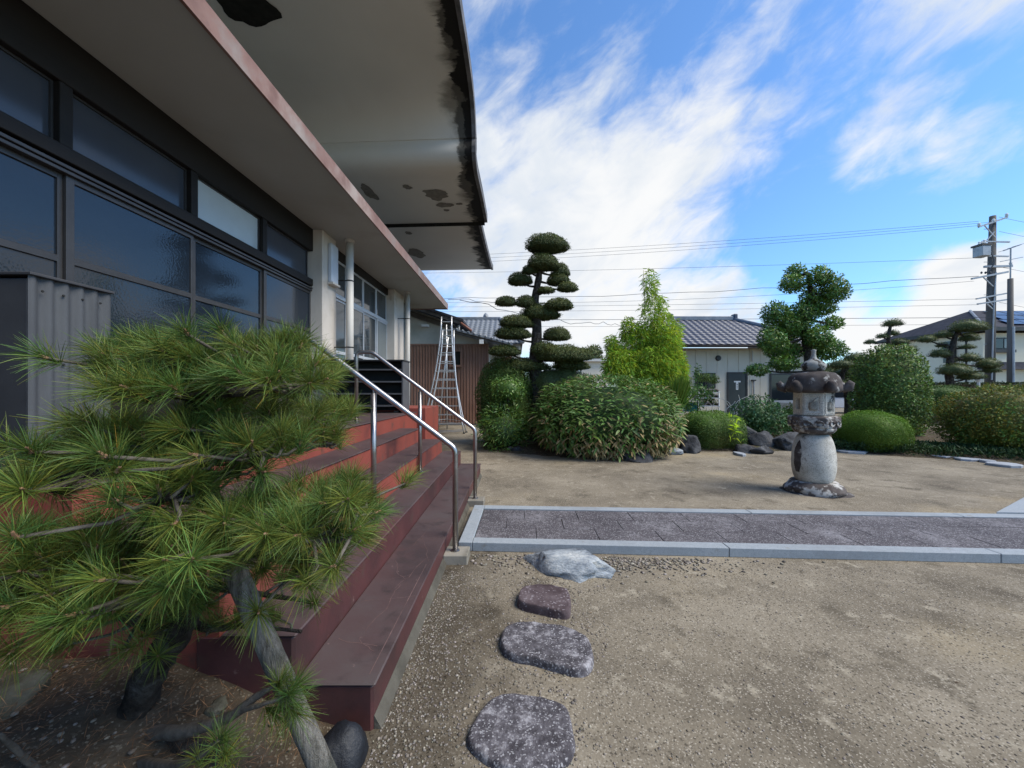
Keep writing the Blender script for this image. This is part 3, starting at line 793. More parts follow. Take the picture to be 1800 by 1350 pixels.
# rain pipes
for Y in (8.0, 12.25):
    p = MB(); p.tube([(-3.45, Y, 1.13 if Y < 10 else 0.0), (-3.45, Y, ZS - 0.03)], 0.075, 16)
    p = p.build('rain_pipe', M['pvc'], hall, smooth=True)
    MB().lathe([(0.095, ZS - 0.06), (0.095, ZS - 0.004)], -3.45, Y, 16).build('collar', M['pvc'], p)
    for z in (2.36, 3.73):
        q = MB(); q.lathe([(0.079, z), (0.079, z + 0.025)], -3.45, Y, 16)
        q.bar((-3.45, Y - 0.05, z + .012), (-3.98 if Y > 10 else -3.76, Y - 0.05, z + .012), 0.015, 0.02)
        q.build('bracket', M['darkwood'], p)
# lower eave: white soffit, copper fascia, thin roof
M_soff = mat('white_soffit', [(0.36, 0.37, 0.345), (0.43, 0.44, 0.41)], 0.85, 0.35, 0.04, 30, 0.2, bdist=0.004, blot=(0.8, (0.31, 0.295, 0.26), 0.5, 0.85, 5))
hb('lower_soffit', M_soff, -4.3, XF + 0.0, -3.5, 14.8, ZS, ZS + 0.06)
fx = hb('lower_fascia', M['fascia'], XF - 0.0, XF + 0.03, -3.5, 14.83, ZS - 0.03, ZS + 0.19)
hb('fascia_end', M['fascia'], -4.3, XF - 0.001, 14.8, 14.83, ZS - 0.03, ZS + 0.19)
MB().prism([(-4.4, -3.5, ZS + 0.62), (-4.4, -3.5, ZS + 0.06), (XF, -3.5, ZS + 0.06), (XF + 0.02, -3.5, ZS + 0.192)], (0, 18.3, 0)).build('lower_roof', M['lead'], hall)

# great upper eave with its curved porch section
M_up = mat('upper_soffit', [(0.60, 0.57, 0.515), (0.68, 0.65, 0.585)], 0.85, 0.3, 0.05, 20, 0.2, bdist=0.005)
prof = [(4.2, 8.05), (5.5, 8.08), (6.6, 8.16), (7.6, 8.24), (8.3, 8.24), (8.7, 8.16), (8.95, 8.0), (9.12, 7.75), (9.2, 7.5), (9.225, 7.492), (9.23, 7.46), (9.19, 7.37), (9.15, 7.25), (9.16, 7.12), (9.26, 7.0), (9.42, 6.93), (9.7, 6.90), (9.95, 6.925), (10.4, 6.97), (11.15, 7.05), (12.9, 7.1)]
full = [(8.4 - y, z) for y, z in prof[::-1]][:-1] + prof
SK = -0.055
def upt(x, y, z):
    return (x, y + SK * (x + 1.05), z)
def wall_strip(name, pr, x0, x1, thick, m, edge_m, nx=8):
    V, F = [], []
    n = len(pr)
    xs = [x0 + (x1 - x0) * i / nx for i in range(nx + 1)]
    for x in xs:
        for (y, z) in pr: V.append(upt(x, y, z))
    for i in range(nx):
        for k in range(n - 1): F.append((i * n + k, i * n + k + 1, (i + 1) * n + k + 1, (i + 1) * n + k))
    b = MB(); b.add(V, F)
    sof = b.build(name, m, hall, smooth=True)
    sof.data.set_sharp_from_angle(angle=R(42))
    e = MB()
    for k in range(n - 1):
        (ya, za), (yb, zb) = pr[k], pr[k + 1]
        dy, dz = yb - ya, zb - za; L = math.hypot(dy, dz)
        def nrm(i):
            j0, j1 = max(0, i - 1), min(n - 1, i + 1)
            d = Vector((pr[j1][0] - pr[j0][0], pr[j1][1] - pr[j0][1])).normalized()
            return Vector((-d.y, d.x))
        na, nb = nrm(k), nrm(k + 1)
        P = [upt(x, y + nn.x * t, z + nn.y * t) for (y, z, nn) in ((ya, za, na), (yb, zb, nb)) for t in (-0.03, thick) for x in (x1, x1 + 0.09)]
        e.add(P, [(0, 1, 3, 2), (4, 6, 7, 5), (0, 4, 5, 1), (2, 3, 7, 6), (0, 2, 6, 4), (1, 5, 7, 3)])
    e.build('eave_edge', edge_m, hall)
    r_ = MB(); V2 = []
    for x, dz in ((x1 + 0.06, thick - 0.01), ((x0 + x1) / 2, thick + 0.5), (x0, thick + 1.3)):
        for (y, z) in pr: V2.append(upt(x, 4.2 + (y - 4.2) * 1.05 if pr is full else y, z + dz))
    r_.add(V2, [(i * n + k, i * n + k + 1, (i + 1) * n + k + 1, (i + 1) * n + k) for i in range(2) for k in range(n - 1)])
    r_.build('upper_roof', edge_m, hall)
    return sof
sofA = wall_strip('upper_soffit', full, -6.6, -1.06, 0.24, M_up, M['lead'])
profB = [(12.95, 7.02), (14.5, 7.08), (16.5, 7.2), (18.3, 7.36), (19.3, 7.52), (19.6, 7.60)]
sofB = wall_strip('upper_soffit', profB, -6.6, -1.27, 0.22, M_up, M['lead'])
bnd = MB(); bnd.add([upt(x, y, z) for (x, y, z) in ((-6.6, 12.9, 7.1), (-1.06, 12.9, 7.1), (-1.06, 12.95, 7.0), (-6.6, 12.95, 7.0))], [(0, 1, 2, 3)])
bnd.build('soffit_joint', M['hole'], hall)
endb = MB(); endb.add([upt(-6.6, 19.6, 7.60), upt(-1.27, 19.6, 7.60), upt(-1.27, 19.66, 7.78), upt(-6.6, 19.66, 7.78)], [(0, 1, 2, 3)])
endb.build('eave_end', M['lead'], hall)
hb('upper_wall', M['plaster'], -6.8, -6.6, -4.0, 18.0, 4.6, 9.0)
# stains: ragged flakes of black mould along the outer eave and bare patches, laid 4 mm under the soffit
def zprof(y, pr):
    for k in range(len(pr) - 1):
        if pr[k][0] <= y <= pr[k + 1][0]:
            t = (y - pr[k][0]) / (pr[k + 1][0] - pr[k][0]); return pr[k][1] * (1 - t) + pr[k + 1][1] * t
    return pr[0][1] if y < pr[0][0] else pr[-1][1]
def soff_pt(px, py, pr, skip=0.0):
    """march the sight line of a feature seen in the photograph until it meets the soffit"""
    best = None; prev = None
    for i in range(2400):
        Y = 3.0 + i * 0.0075
        p = at(px, py, Y)
        yy = p.y - SK * (p.x + 1.05)
        d = p.z - zprof(yy, pr)
        if prev is not None and prev < 0 <= d: return p.x, yy
        prev = d
    return None
M_mould = mat('black_mould', [(0.016, 0.015, 0.014), (0.045, 0.042, 0.038)], 0.95, 5, 0.2, 30, 0.1, nrough=0.75)
M_mould2 = mat('grey_mould', [(0.12, 0.115, 0.10), (0.20, 0.19, 0.17)], 0.95, 3, 0.1, 30, 0.1, nrough=0.7)
def edge_mould(pr, x1, y0, y1, wfn, m, off, n=260, name='mould_stain'):
    V, F = [], []
    for i in range(n + 1):
        y = y0 + (y1 - y0) * i / n
        w = max(0.0, wfn(y))
        for k in range(7):
            x = x1 - w * k / 6
            V.append(upt(x, y, zprof(y, pr) - off))
    for i in range(n):
        for k in range(6): F.append((i * 7 + k, i * 7 + k + 1, (i + 1) * 7 + k + 1, (i + 1) * 7 + k))
    b = MB(); b.add(V, F)
    return b.build(name, m, hall)
def nz(y, s, sd): return mnoise.noise(Vector((y * s, sd, 0.3)))
def w1(y):
    base = 0.16 if y < 9 else 0.10
    f = base + 0.16 * max(0, nz(y, 2.2, 1)) + 0.10 * nz(y, 7, 2) + 0.10 * nz(y, 19, 3) + 0.04 * nz(y, 45, 5)
    for c, s, a in ((8.45, 0.10, 0.34), (8.75, 0.06, 0.18), (9.75, 0.25, 0.30), (10.3, 0.15, 0.25), (7.0, 0.3, 0.1)):
        f += a * math.exp(-((y - c) / s) ** 2)
    if 9.0 < y < 9.5: f *= 0.2
    return f
def w1b(y):
    f = 0.10 + 0.25 * max(0, nz(y, 1.6, 8)) + 0.15 * nz(y, 6, 9) + 0.1 * nz(y, 17, 3)
    for c, s, a in ((7.55, 0.28, 0.42), (8.1, 0.2, 0.3), (11.0, 0.5, 0.35), (12.3, 0.5, 0.3)):
        f += a * math.exp(-((y - c) / s) ** 2)
    if 8.95 < y < 9.6: f *= 0.2
    return f
def soffit_stain(m, x1):
    nt = m.node_tree; nd, lk = nt.nodes, nt.links
    bs_ = nd['Principled BSDF']; base_ = bs_.inputs['Base Color'].links[0].from_socket
    t = nd.new('ShaderNodeTexCoord'); sp_ = nd.new('ShaderNodeSeparateXYZ'); lk.new(t.outputs['Object'], sp_.inputs[0])
    def mth(op, a, b=None):
        n = nd.new('ShaderNodeMath'); n.operation = op
        for i, v in enumerate((a, b)):
            if v is None: continue
            if isinstance(v, (int, float)): n.inputs[i].default_value = v
            else: lk.new(v, n.inputs[i])
        return n.outputs[0]
    def noi(sc_, st_, de=9, ro=.65):
        mp = nd.new('ShaderNodeMapping'); mp.inputs['Scale'].default_value = (st_[0], st_[1], 0.3); mp.inputs['Location'].default_value = (2.3, 0.9, 0.7); lk.new(t.outputs['Object'], mp.inputs[0])
        n = nd.new('ShaderNodeTexNoise'); n.inputs['Scale'].default_value = sc_; n.inputs['Detail'].default_value = de; n.inputs['Roughness'].default_value = ro
        lk.new(mp.outputs[0], n.inputs['Vector']); return n.outputs[0]
    d = mth('SUBTRACT', x1, sp_.outputs[0])
    col = base_
    for (sc_, st_, amp, lo, hi, c_) in ((1.0, (.35, 1, 1), 2.0, .62, .2, (0.24, 0.225, 0.195)), (1.5, (.5, 1, 1), 1.4, .42, .3, (0.095, 0.09, 0.078)), (1.9, (.6, 1, 1), 1.0, .26, .19, (0.016, 0.015, 0.014))):
        f = mth('ADD', d, mth('MULTIPLY', mth('SUBTRACT', noi(sc_, st_), 0.5), amp))
        mr = nd.new('ShaderNodeMapRange'); mr.interpolation_type = 'SMOOTHSTEP'; lk.new(f, mr.inputs[0])
        mr.inputs[1].default_value = lo; mr.inputs[2].default_value = hi; mr.inputs[3].default_value = 0; mr.inputs[4].default_value = 1
        mx = nd.new('ShaderNodeMix'); mx.data_type = 'RGBA'; lk.new(mr.outputs[0], mx.inputs[0]); lk.new(col, mx.inputs[6]); mx.inputs[7].default_value = (*c_, 1)
        col = mx.outputs[2]
    lk.new(col, bs_.inputs['Base Color'])
M_upB = M_up.copy()
soffit_stain(M_up, -1.06); soffit_stain(M_upB, -1.27)
sofB.data.materials[0] = M_upB
def flake(px, py, wpx, hpx, pr, m, off=0.008, seed=1):
    c = soff_pt(px, py, pr)
    if c is None: return
    e = soff_pt(px + wpx, py, pr); g = soff_pt(px, py + hpx, pr)
    if e is None or g is None: return
    rx = abs(e[0] - c[0]); ry = abs(g[1] - c[1])
    n = 30; V = [upt(c[0], c[1], zprof(c[1], pr) - off)]
    for k in range(n):
        a = 6.2832 * k / n
        q = 1 + 0.45 * mnoise.noise(Vector((math.cos(a) * 1.4 + seed, math.sin(a) * 1.4, seed))) + 0.15 * mnoise.noise(Vector((math.cos(a) * 5 + seed, math.sin(a) * 5, seed)))
        x, y = c[0] + rx * math.cos(a) * q, c[1] + ry * math.sin(a) * q
        V.append(upt(x, y, zprof(y, pr) - off))
    b = MB(); b.add(V, [(0, 1 + k, 1 + (k + 1) % n) for k in range(n)])
    b.build('bare_patch', m, hall)
flake(436, 8, 52, 40, full, M['hole'], 0.01, 3)
for i, (x, y, w, h) in enumerate(((650, 338, 11, 12), (716, 328, 7, 4), (768, 341, 24, 9), (783, 360, 15, 4), (808, 358, 6, 2), (785, 369, 5, 2))):
    flake(x, y, w, h, full, M['patch'] if i < 6 else M_mould2, 0.009, 4 + i * 1.7)
for i, (x, y, w, h) in enumerate(((718, 409, 6, 3), (732, 445, 14, 8))):
    flake(x, y, w, h, profB, M['patch'], 0.009, 14 + i * 1.7)

# ------------------------------------------------------------------ shoe rack
rk = thing('shoe_rack', (-2.83, 7.4, 1.065), 'black open shoe rack with four shelves standing on the red landing', 'shoe rack')
x0, x1, y0, y1, z0, z1 = -3.56, -2.11, 7.2, 7.62, 1.10, 2.06
MB().box(x1 - 0.03, x1, y0, y1, z0 - 0.03, z1 - 0.03).build('side_panel', M['rackside'], rk, 0.004)
MB().box(x0, x0 + 0.03, y0, y1, z0 - 0.03, z1 - 0.03).build('side_panel', M['black'], rk, 0.004)
MB().box(x0 + .03, x1 - .03, y1 - 0.015, y1 - .002, z0, z1 - 0.03).build('back_panel', M['black'], rk)
MB().box(x0 - 0.01, x1 + 0.01, y0 - 0.01, y1, z1 - 0.03, z1).build('top_board', M['black'], rk, 0.004)
for k in range(4):
    z = z0 + 0.10 + k * 0.225
    MB().box(x0 + .03, x1 - .03, y0 + 0.004, y1 - .015, z - 0.015, z + 0.012).build('shelf', M['rackside'] if k == 0 else M['black'], rk, 0.003)
    MB().box(x0 + .03, x1 - .03, y0 - .002, y0 + 0.004, z - 0.015, z + 0.012).build('shelf_edge', M['rackside'], rk)
for x in (x0 + .1, (x0 + x1) / 2 - 0.1, x1 - 0.18):
    MB().box(x, x + .08, y0 + .02, y1 - .02, 1.066, 1.10).build('foot', M['black'], rk)

# ------------------------------------------------------------------ corrugated cabinet on the landing
cb_ = thing('sheet_metal_cabinet', (-2.6, 1.9, 1.065), 'weathered grey cabinet clad in corrugated sheet, behind the foreground pine', 'cabinet')
bx0, bx1, by0, by1, bz0, bz1 = -3.1, -2.17, 1.73, 2.07, 1.066, 2.0
MB().box(bx0, bx1 - 0.02, by0, by1, bz0, bz1).build('body', M['greysheet'], cb_, 0.004)
nw = 60; V = []; F = []
for i in range(nw + 1):
    y = by0 - 0.006 + (by1 - by0 + 0.012) * i / nw
    dx = 0.008 * math.sin(2 * math.pi * i / nw * 5.5)
    for z in (bz0 + 0.0, bz1 + 0.015 - 0.004 * (i > 54)): V.append((bx1 - 0.008 + dx, y, z))
for i in range(nw): F.append((2 * i, 2 * i + 2, 2 * i + 3, 2 * i + 1))
b = MB(); b.add(V, F); b.build('corrugated_sheet', M['corr'], cb_, smooth=True)
MB().box(bx0, bx1 + 0.012, by0 - 0.012, by1 + 0.01, bz1 + 0.012, bz1 + 0.026).build('lid', M['greysheet'], cb_, 0.003)
for z in (1.30, 1.62, 1.95):
    for k in range(4):
        MB().lathe([(0.006, 0), (0.005, 0.004)], 0, 0, 8).build('nail', M['rubber'], cb_).matrix_local = Matrix.Translation(Vector((bx1 + 0.0005, by0 + 0.04 + k * 0.082, z)) - cb_.location) @ Matrix.Rotation(R(90), 4, 'Y')

# ================================================================== ROCKS AND STEPPING STONES
def stepstone(pts, h, m, label, seed, name='stepping_stone'):
    P = [gnd(x, y, h * 0.9) for x, y in pts]
    c = sum((Vector((p.x, p.y, 0)) for p in P), Vector()) / len(P)
    n = 40; ring = []
    for k in range(n):                       # smooth closed outline through the traced points
        t = k / n * len(P); i = int(t); f = t - i
        p0, p1, p2, p3 = (P[(i - 1) % len(P)], P[i % len(P)], P[(i + 1) % len(P)], P[(i + 2) % len(P)])
        q = 0.5 * ((2 * p1) + (p2 - p0) * f + (2 * p0 - 5 * p1 + 4 * p2 - p3) * f * f + (3 * p1 - p0 - 3 * p2 + p3) * f ** 3)
        ring.append(Vector((q.x, q.y, 0)))
    V = []; rings = [(1.05, -0.03), (1.035, 0.45), (1.01, 0.86), (0.975, 0.98), (0.93, 1.0), (0.7, 1.0), (0.4, 1.0)]
    for s_, z_ in rings:
        for k in range(n):
            q = c + (ring[k] - c) * s_
            nz_ = mnoise.noise(Vector((q.x * 14, q.y * 14, seed))) * 0.006 + mnoise.noise(Vector((q.x * 45, q.y * 45, seed))) * 0.003
            V.append((q.x + nz_ * .6, q.y + nz_ * .6, h * z_ + (nz_ if z_ > 0.5 else 0)))
    V.append((c.x, c.y, h * 1.0))
    F = [(i * n + k, i * n + (k + 1) % n, (i + 1) * n + (k + 1) % n, (i + 1) * n + k) for i in range(len(rings) - 1) for k in range(n)]
    F += [((len(rings) - 1) * n + k, (len(rings) - 1) * n + (k + 1) % n, len(V) - 1) for k in range(n)]
    b = MB(); b.add(V, F)
    return tag(b.build(name, m, None, smooth=True), label, 'stepping stone')
stepstone([(826, 1300), (838, 1262), (868, 1226), (905, 1219), (960, 1228), (992, 1240), (1004, 1275), (1006, 1310), (985, 1340), (930, 1352), (868, 1335)], 0.032, M['stone'], 'largest speckled grey stepping stone, nearest the bottom of the picture', 2)
stepstone([(882, 1125), (892, 1100), (925, 1093), (985, 1100), (1028, 1118), (1040, 1148), (1030, 1172), (1000, 1174), (940, 1157), (898, 1148)], 0.045, M['stone'], 'oblong speckled grey stepping stone, middle one of the three', 7)
stepstone([(912, 1046), (922, 1031), (958, 1028), (996, 1036), (1001, 1058), (995, 1073), (958, 1068), (918, 1058)], 0.06, M['stone_r'], 'small purplish brown stepping stone next to the pale rock', 5)
c = gnd(1000, 1000)
tag(rock('pale_rock', (c.x + 0.02, c.y + 0.03, 0.02), (0.40, 0.25, 0.17), M['whiterock'], 3.3, rough=0.6, sub=4, flat_top=0.62, rotz=R(-14), facets=12), 'pale blue and white rock lying against the near kerb of the path', 'rock')
c = gnd(617, 1330)
tag(rock('black_rock', (-0.70, 1.57, 0.02), (0.09, 0.10, 0.11), M['blackrock'], 1.3, rough=0.25, sub=3, facets=3), 'smooth black rock at the near corner of the red steps', 'rock')
def rk1(px, py, wpx, hpx, m, label, seed, dz=0.0, **k):
    g = gnd(px, py, dz)
    w = wpx * g.y / FPX; h = hpx * g.y / FPX
    return tag(rock('garden_rock', (g.x, g.y + w * 0.35, dz + h * 0.25), (w * 0.62, w * 0.45, h * 0.78), m, seed, sub=4, rough=0.55, facets=12, **k), label, 'rock')
rk1(1325, 787, 48, 42, M['rock'], 'large dark boulder right of the clipped box shrub', 2.2)
rk1(1350, 790, 50, 26, M['rock'], 'low dark rock in front of the large boulder', 5.2)
rk1(1402, 793, 60, 34, M['rock'], 'dark boulder behind the stone lantern shaft', 8.4)
rk1(1316, 797, 34, 16, M['rock'], 'small grey rock at the foot of the box shrub', 3.7)
rk1(1345, 799, 38, 13, M['rock'], 'flat grey rock on the edge of the sand by the boulders', 6.1)
rk1(1220, 797, 36, 34, M['rock'], 'purplish boulder between the striped bamboo mound and the box shrub', 9.9)
rk1(1188, 800, 30, 14, M['whiterock'], 'blue grey rock under the striped bamboo mound', 4.9)
rk1(1130, 812, 60, 20, M['rock'], 'half hidden rock beneath the striped bamboo mound', 12.2)
rk1(905, 795, 24, 9, M['rock'], 'small flat rock left of the striped bamboo mound', 13.2)
rk1(1606, 786, 40, 14, M['rock'], 'low pale streaked rock between the moss green dome and the wide shrub', 14.4)
# rocks under the pine
for i, (x, y, z, r, lab) in enumerate(((-1.78, 1.28, 0.20, (0.15, 0.09, 0.05), 'flat grey stone under the foreground pine near the picture edge'), (-1.62, 1.56, 0.20, (0.16, 0.07, 0.07), 'mossy stone behind the foreground pine trunk'),
                                  (-1.95, 1.45, 0.30, (0.16, 0.14, 0.12), 'rounded dark stone under the pine at the left edge'), (-1.22, 1.58, 0.2, (0.06, 0.035, 0.03), 'small pale stone against the red side wall under the pine'))):
    tag(rock('bed_stone', (x, y, z), r, M['rockbrown'], 20 + i * 3.3, rough=0.45, rotz=0.5 * i, flat_top=0.7), lab, 'stone')
# dry needles and chips on the bed under the pine
n = 2600
Pn = np.stack([rng.uniform(-2.4, -0.85, n), rng.uniform(0.75, 1.66, n), np.zeros(n)], 1)
Pn[:, 2] = 0.02 + 0.33 * np.clip((-0.75 - Pn[:, 0]) / 0.85, 0, 1) + rng.uniform(0, .03, n)
V, F, T = leaves(Pn, rdir(n) * np.array([1, 1, .15]), np.tile([[0, 0, 1.0]], (n, 1)), rng.uniform(.03, .09, n), rng.uniform(.0015, .003, n), .1, 0, np.array([[1.0, .6, .35]]) * rng.uniform(.4, 1.5, (n, 1)))
tag(stuff(obj('needle_litter', mesh_np('needle_litter', V, F, False, T), M['gravel'])), 'brown fallen needles littering the soil under the foreground pine', 'litter')
def f_bed():
    x = random.uniform(-2.3, -0.85); y = random.uniform(0.8, 1.66); return x, y, 0.0 + 0.33 * max(0, min(1, (-0.75 - x) / 0.85))
scatter_stones('bed_chips', 260, f_bed, 0.004, 0.012, 'small stone chips on the soil under the foreground pine')
# flagstones along the bed
fl = [(1340, 760, 26, 6), (1362, 769, 22, 6), (1385, 762, 26, 5), (1330, 752, 18, 4), (1376, 755, 20, 4), (1300, 800, 10, 3), (1478, 792, 40, 6), (1490, 783, 30, 4), (1598, 797, 24, 5), (1650, 803, 26, 4), (1700, 809, 24, 3), (1765, 819, 30, 4), (1625, 801, 10, 2), (1735, 813, 14, 2)]
FL = ['pale flagstone just behind the large dark boulder', 'pale flagstone between the large boulder and the lantern shaft', 'flagstone immediately left of the lantern platform', 'farthest flagstone, half hidden behind the large dark boulder', 'flagstone at the foot of the loose leafy shrub', 'small flat stone at the right foot of the clipped box shrub',
      'longer flat flagstone between the lantern and the moss green dome', 'shorter flagstone behind the one between lantern and moss green dome', 'pale flagstone touching the right foot of the moss green dome', 'third flagstone from the moss green dome along the sand edge', 'fourth flagstone from the moss green dome along the sand edge', 'pale flagstone edging the sand nearest the right picture edge', 'small second flagstone from the moss green dome along the sand edge', 'small fifth flagstone from the moss green dome along the sand edge']
for i, (x, y, w, h) in enumerate(fl):
    g = gnd(x, y); rw = w * g.y / FPX; rd = max(0.10, h * g.y * g.y / (FPX * H) * 1.0)
    V = []; n = 9
    for s_, z_ in ((1.0, 0.0), (1.0, 0.05), (0.93, 0.065)):
        for k in range(n):
            a = 6.283 * k / n; q = 1 + 0.22 * mnoise.noise(Vector((math.cos(a) * 2, math.sin(a) * 2, i * 3.1)))
            V.append((g.x + rw * 0.75 * s_ * q * math.cos(a), g.y + rd * s_ * q * math.sin(a), z_ if i < 5 else z_ * 0.8))
    F = [(j * n + k, j * n + (k + 1) % n, (j + 1) * n + (k + 1) % n, (j + 1) * n + k) for j in range(2) for k in range(n)] + [tuple(2 * n + k for k in range(n))]
    b = MB(); b.add(V, F)
    tag(b.build('flagstone', M['flag'], None), FL[i], 'flagstone', 'flagstones among the boulders' if i < 6 else ('flagstones by the moss green dome' if i < 8 else 'flagstones edging the sand'))

# ================================================================== STONE LANTERN
LX, LY = 4.375, 5.7
ln = thing('stone_lantern', (LX, LY, 0), 'stained granite stone lantern with curled roof standing on the sand', 'lantern')
pl = rock('ground_slab', (LX + 0.03, LY, -0.01), (0.46, 0.40, 0.035), M['lantern_d'], 4.4, ln, 0.2, 3, 0.6, facets=0)
rock('base', (LX, LY, 0.05), (0.37, 0.36, 0.16), M['lantern_m'], 6.6, ln, 0.12, 4, 0.72, facets=0)
sh = [(0.20, 0.155), (0.228, 0.18), (0.25, 0.24), (0.268, 0.34), (0.272, 0.44), (0.266, 0.56), (0.25, 0.67), (0.23, 0.75), (0.207, 0.81), (0.18, 0.845), (0.12, 0.855)]
MB().lathe(sh, LX, LY, 40).build('shaft', M['lantern'], ln, smooth=True)
# dark lichen streak on the shaft
V = []; F = []
for i in range(13):
    z = 0.30 + 0.47 * i / 12
    r_ = np.interp(z, [p[1] for p in sh], [p[0] for p in sh]) + 0.0025
    wd = 0.16 * math.sin(math.pi * min(1, (i + 0.6) / 12.6)) ** 0.5 + 0.05 * mnoise.noise(Vector((z * 9, 3, 1)))
    for k in range(7):
        a = R(188) + (k / 6 - 0.5) * 2 * wd * 1.5
        V.append((LX + r_ * math.cos(a), LY + r_ * math.sin(a), z))
for i in range(12):
    for k in range(6): F.append((i * 7 + k, i * 7 + k + 1, (i + 1) * 7 + k + 1, (i + 1) * 7 + k))
b = MB(); b.add(V, F); b.build('lichen_streak', M['lantern_d'], ln, smooth=True)
PH = R(202)
ch = MB()
ch.lathe([(0.17, 0.853), (0.23, 0.875), (0.265, 0.915), (0.275, 0.95)], LX, LY, 36)
ch = ch.build('platform_bowl', M['lantern_m'], ln, smooth=True)
MB().lathe([(0.285, 0.95), (0.318, 0.957), (0.322, 1.09), (0.31, 1.115), (0.2, 1.125)], LX, LY, 6, ph=PH).build('platform', M['lantern_m'], ln, 0.012)
for k in range(6):              # carved rosettes on the platform sides
    for q in (-0.35, 0.35):
        a0, a1 = PH + k * math.pi / 3, PH + (k + 1) * math.pi / 3
        p = Vector((math.cos(a0), math.sin(a0), 0)) * (0.5 - q * 0.62) + Vector((math.cos(a1), math.sin(a1), 0)) * (0.5 + q * 0.62)
        d = Vector((math.cos((a0 + a1) / 2), math.sin((a0 + a1) / 2), 0))
        cpt = Vector((LX, LY, 1.02)) + p * 0.322
        tr = [cpt + d * 0.006 + (Vector((-d.y, d.x, 0)) * math.cos(t) * 0.05 + Vector((0, 0, 1)) * math.sin(t) * 0.035) for t in [i * 6.283 / 12 for i in range(13)]]
        MB().tube(tr, 0.009, 6).build('rosette', M['lantern_m'], ln, smooth=True)
# fire box: six rounded walls, two of them opened, the others carved
fb = MB(); ZB0, ZB1, RB = 1.128, 1.462, 0.245
def hexpt(r_, k, z): return Vector((LX + r_ * math.cos(PH + k * math.pi / 3), LY + r_ * math.sin(PH + k * math.pi / 3), z))
for k in range(6):
    a0, a1 = hexpt(RB, k, 0), hexpt(RB, k + 1, 0); i0, i1 = hexpt(RB - 0.07, k, 0), hexpt(RB - 0.07, k + 1, 0)
    def q(s, z, inner=False):
        p = (i0.lerp(i1, s) if inner else a0.lerp(a1, s)); return Vector((p.x, p.y, z))
    w = MB()
    if k in (5, 2):
        hs = [0, 0.28, 0.72, 1]; hz = [ZB0, ZB0 + 0.09, ZB1 - 0.09, ZB1]
        for i in range(3):
            for j in range(3):
                if i == 1 and j == 1: continue
                w.add([q(hs[i + di], hz[j + dj], inn) for inn in (False, True) for dj in (0, 1) for di in (0, 1)], [(0, 1, 3, 2), (4, 6, 7, 5), (0, 4, 5, 1), (2, 3, 7, 6), (0, 2, 6, 4), (1, 5, 7, 3)])
        w.build('firebox_wall', M['lantern'], ln)
    else:
        w.add([q(s, z, inn) for inn in (False, True) for z in (ZB0, ZB1) for s in (0, 1)], [(0, 1, 3, 2), (4, 6, 7, 5), (0, 4, 5, 1), (2, 3, 7, 6), (0, 2, 6, 4), (1, 5, 7, 3)])
        pw = w.build('firebox_wall', M['lantern'], ln, 0.012)
        d = (q(0.5, 0) - Vector((LX, LY, 0))).normalized(); s = Vector((-d.y, d.x, 0))
        fr = MB()
        cc = q(0.5, 1.295)
        for (u0, u1, z0, z1) in ((-0.095, 0.095, 0.115, 0.135), (-0.095, 0.095, -0.135, -0.115), (-0.095, -0.075, -0.115, 0.115), (0.075, 0.095, -0.115, 0.115)):
            fr.add([cc + s * u + d * e + Vector((0, 0, z)) for e in (-0.004, 0.008) for z in (z0, z1) for u in (u0, u1)], [(0, 1, 3, 2), (4, 6, 7, 5), (0, 4, 5, 1), (2, 3, 7, 6), (0, 2, 6, 4), (1, 5, 7, 3)])
        fr.build('panel_frame', M['lantern'], pw)
        cr = MB(); cr.lathe([(0.0, -0.1), (0.05, -0.1), (0.058, -0.06), (0.056, 0.0), (0.05, 0.02)], 0, 0, 14)
        rel = MB(); rel.add([cc + s * (v[0] * 1.0) + d * (abs(v[1]) * 0.55 - 0.006) + Vector((0, 0, v[2] + 0.01)) for v in cr.v], cr.f)
        rel.build('carving', M['lantern'], pw, smooth=True)
        MB().tube([cc + d * .006 + s * u + Vector((0, 0, z)) for u, z in ((0.0, 0.03), (0.02, 0.06), (0.055, 0.085))], 0.012, 6).build('carving', M['lantern'], pw, smooth=True)
MB().lathe([(RB - 0.03, 1.120), (RB - 0.03, 1.135)], LX, LY, 6, ph=PH).build('firebox_floor', M['lantern'], ln)
# roof
n = 36; V = []; F = []
rp = [(0.22, 1.455, 0), (0.31, 1.465, 0.25), (0.345, 1.49, 0.55), (0.34, 1.55, 0.5), (0.325, 1.62, 0.3), (0.30, 1.69, 0.15), (0.25, 1.74, 0.05), (0.14, 1.765, 0), (0.09, 1.772, 0)]
for (r_, z, k) in rp:
    for j in range(n):
        a = PH + 6.28318 * j / n
        hexf = math.cos(math.pi / 6) / math.cos(((a - PH) % (math.pi / 3)) - math.pi / 6)
        rr = r_ * (1 + k * 0.35 * (hexf / math.cos(math.pi / 6) * 0.93 - 1))
        V.append((LX + rr * math.cos(a), LY + rr * math.sin(a), z + k * 0.03 * (hexf - 0.9)))
for i in range(len(rp) - 1):
    for j in range(n): F.append((i * n + j, i * n + (j + 1) % n, (i + 1) * n + (j + 1) % n, (i + 1) * n + j))
F.append(tuple(range(n - 1, -1, -1))); F.append(tuple((len(rp) - 1) * n + j for j in range(n)))
b = MB(); b.add(V, F); rf = b.build('roof', M['lantern_d'], ln, smooth=True)
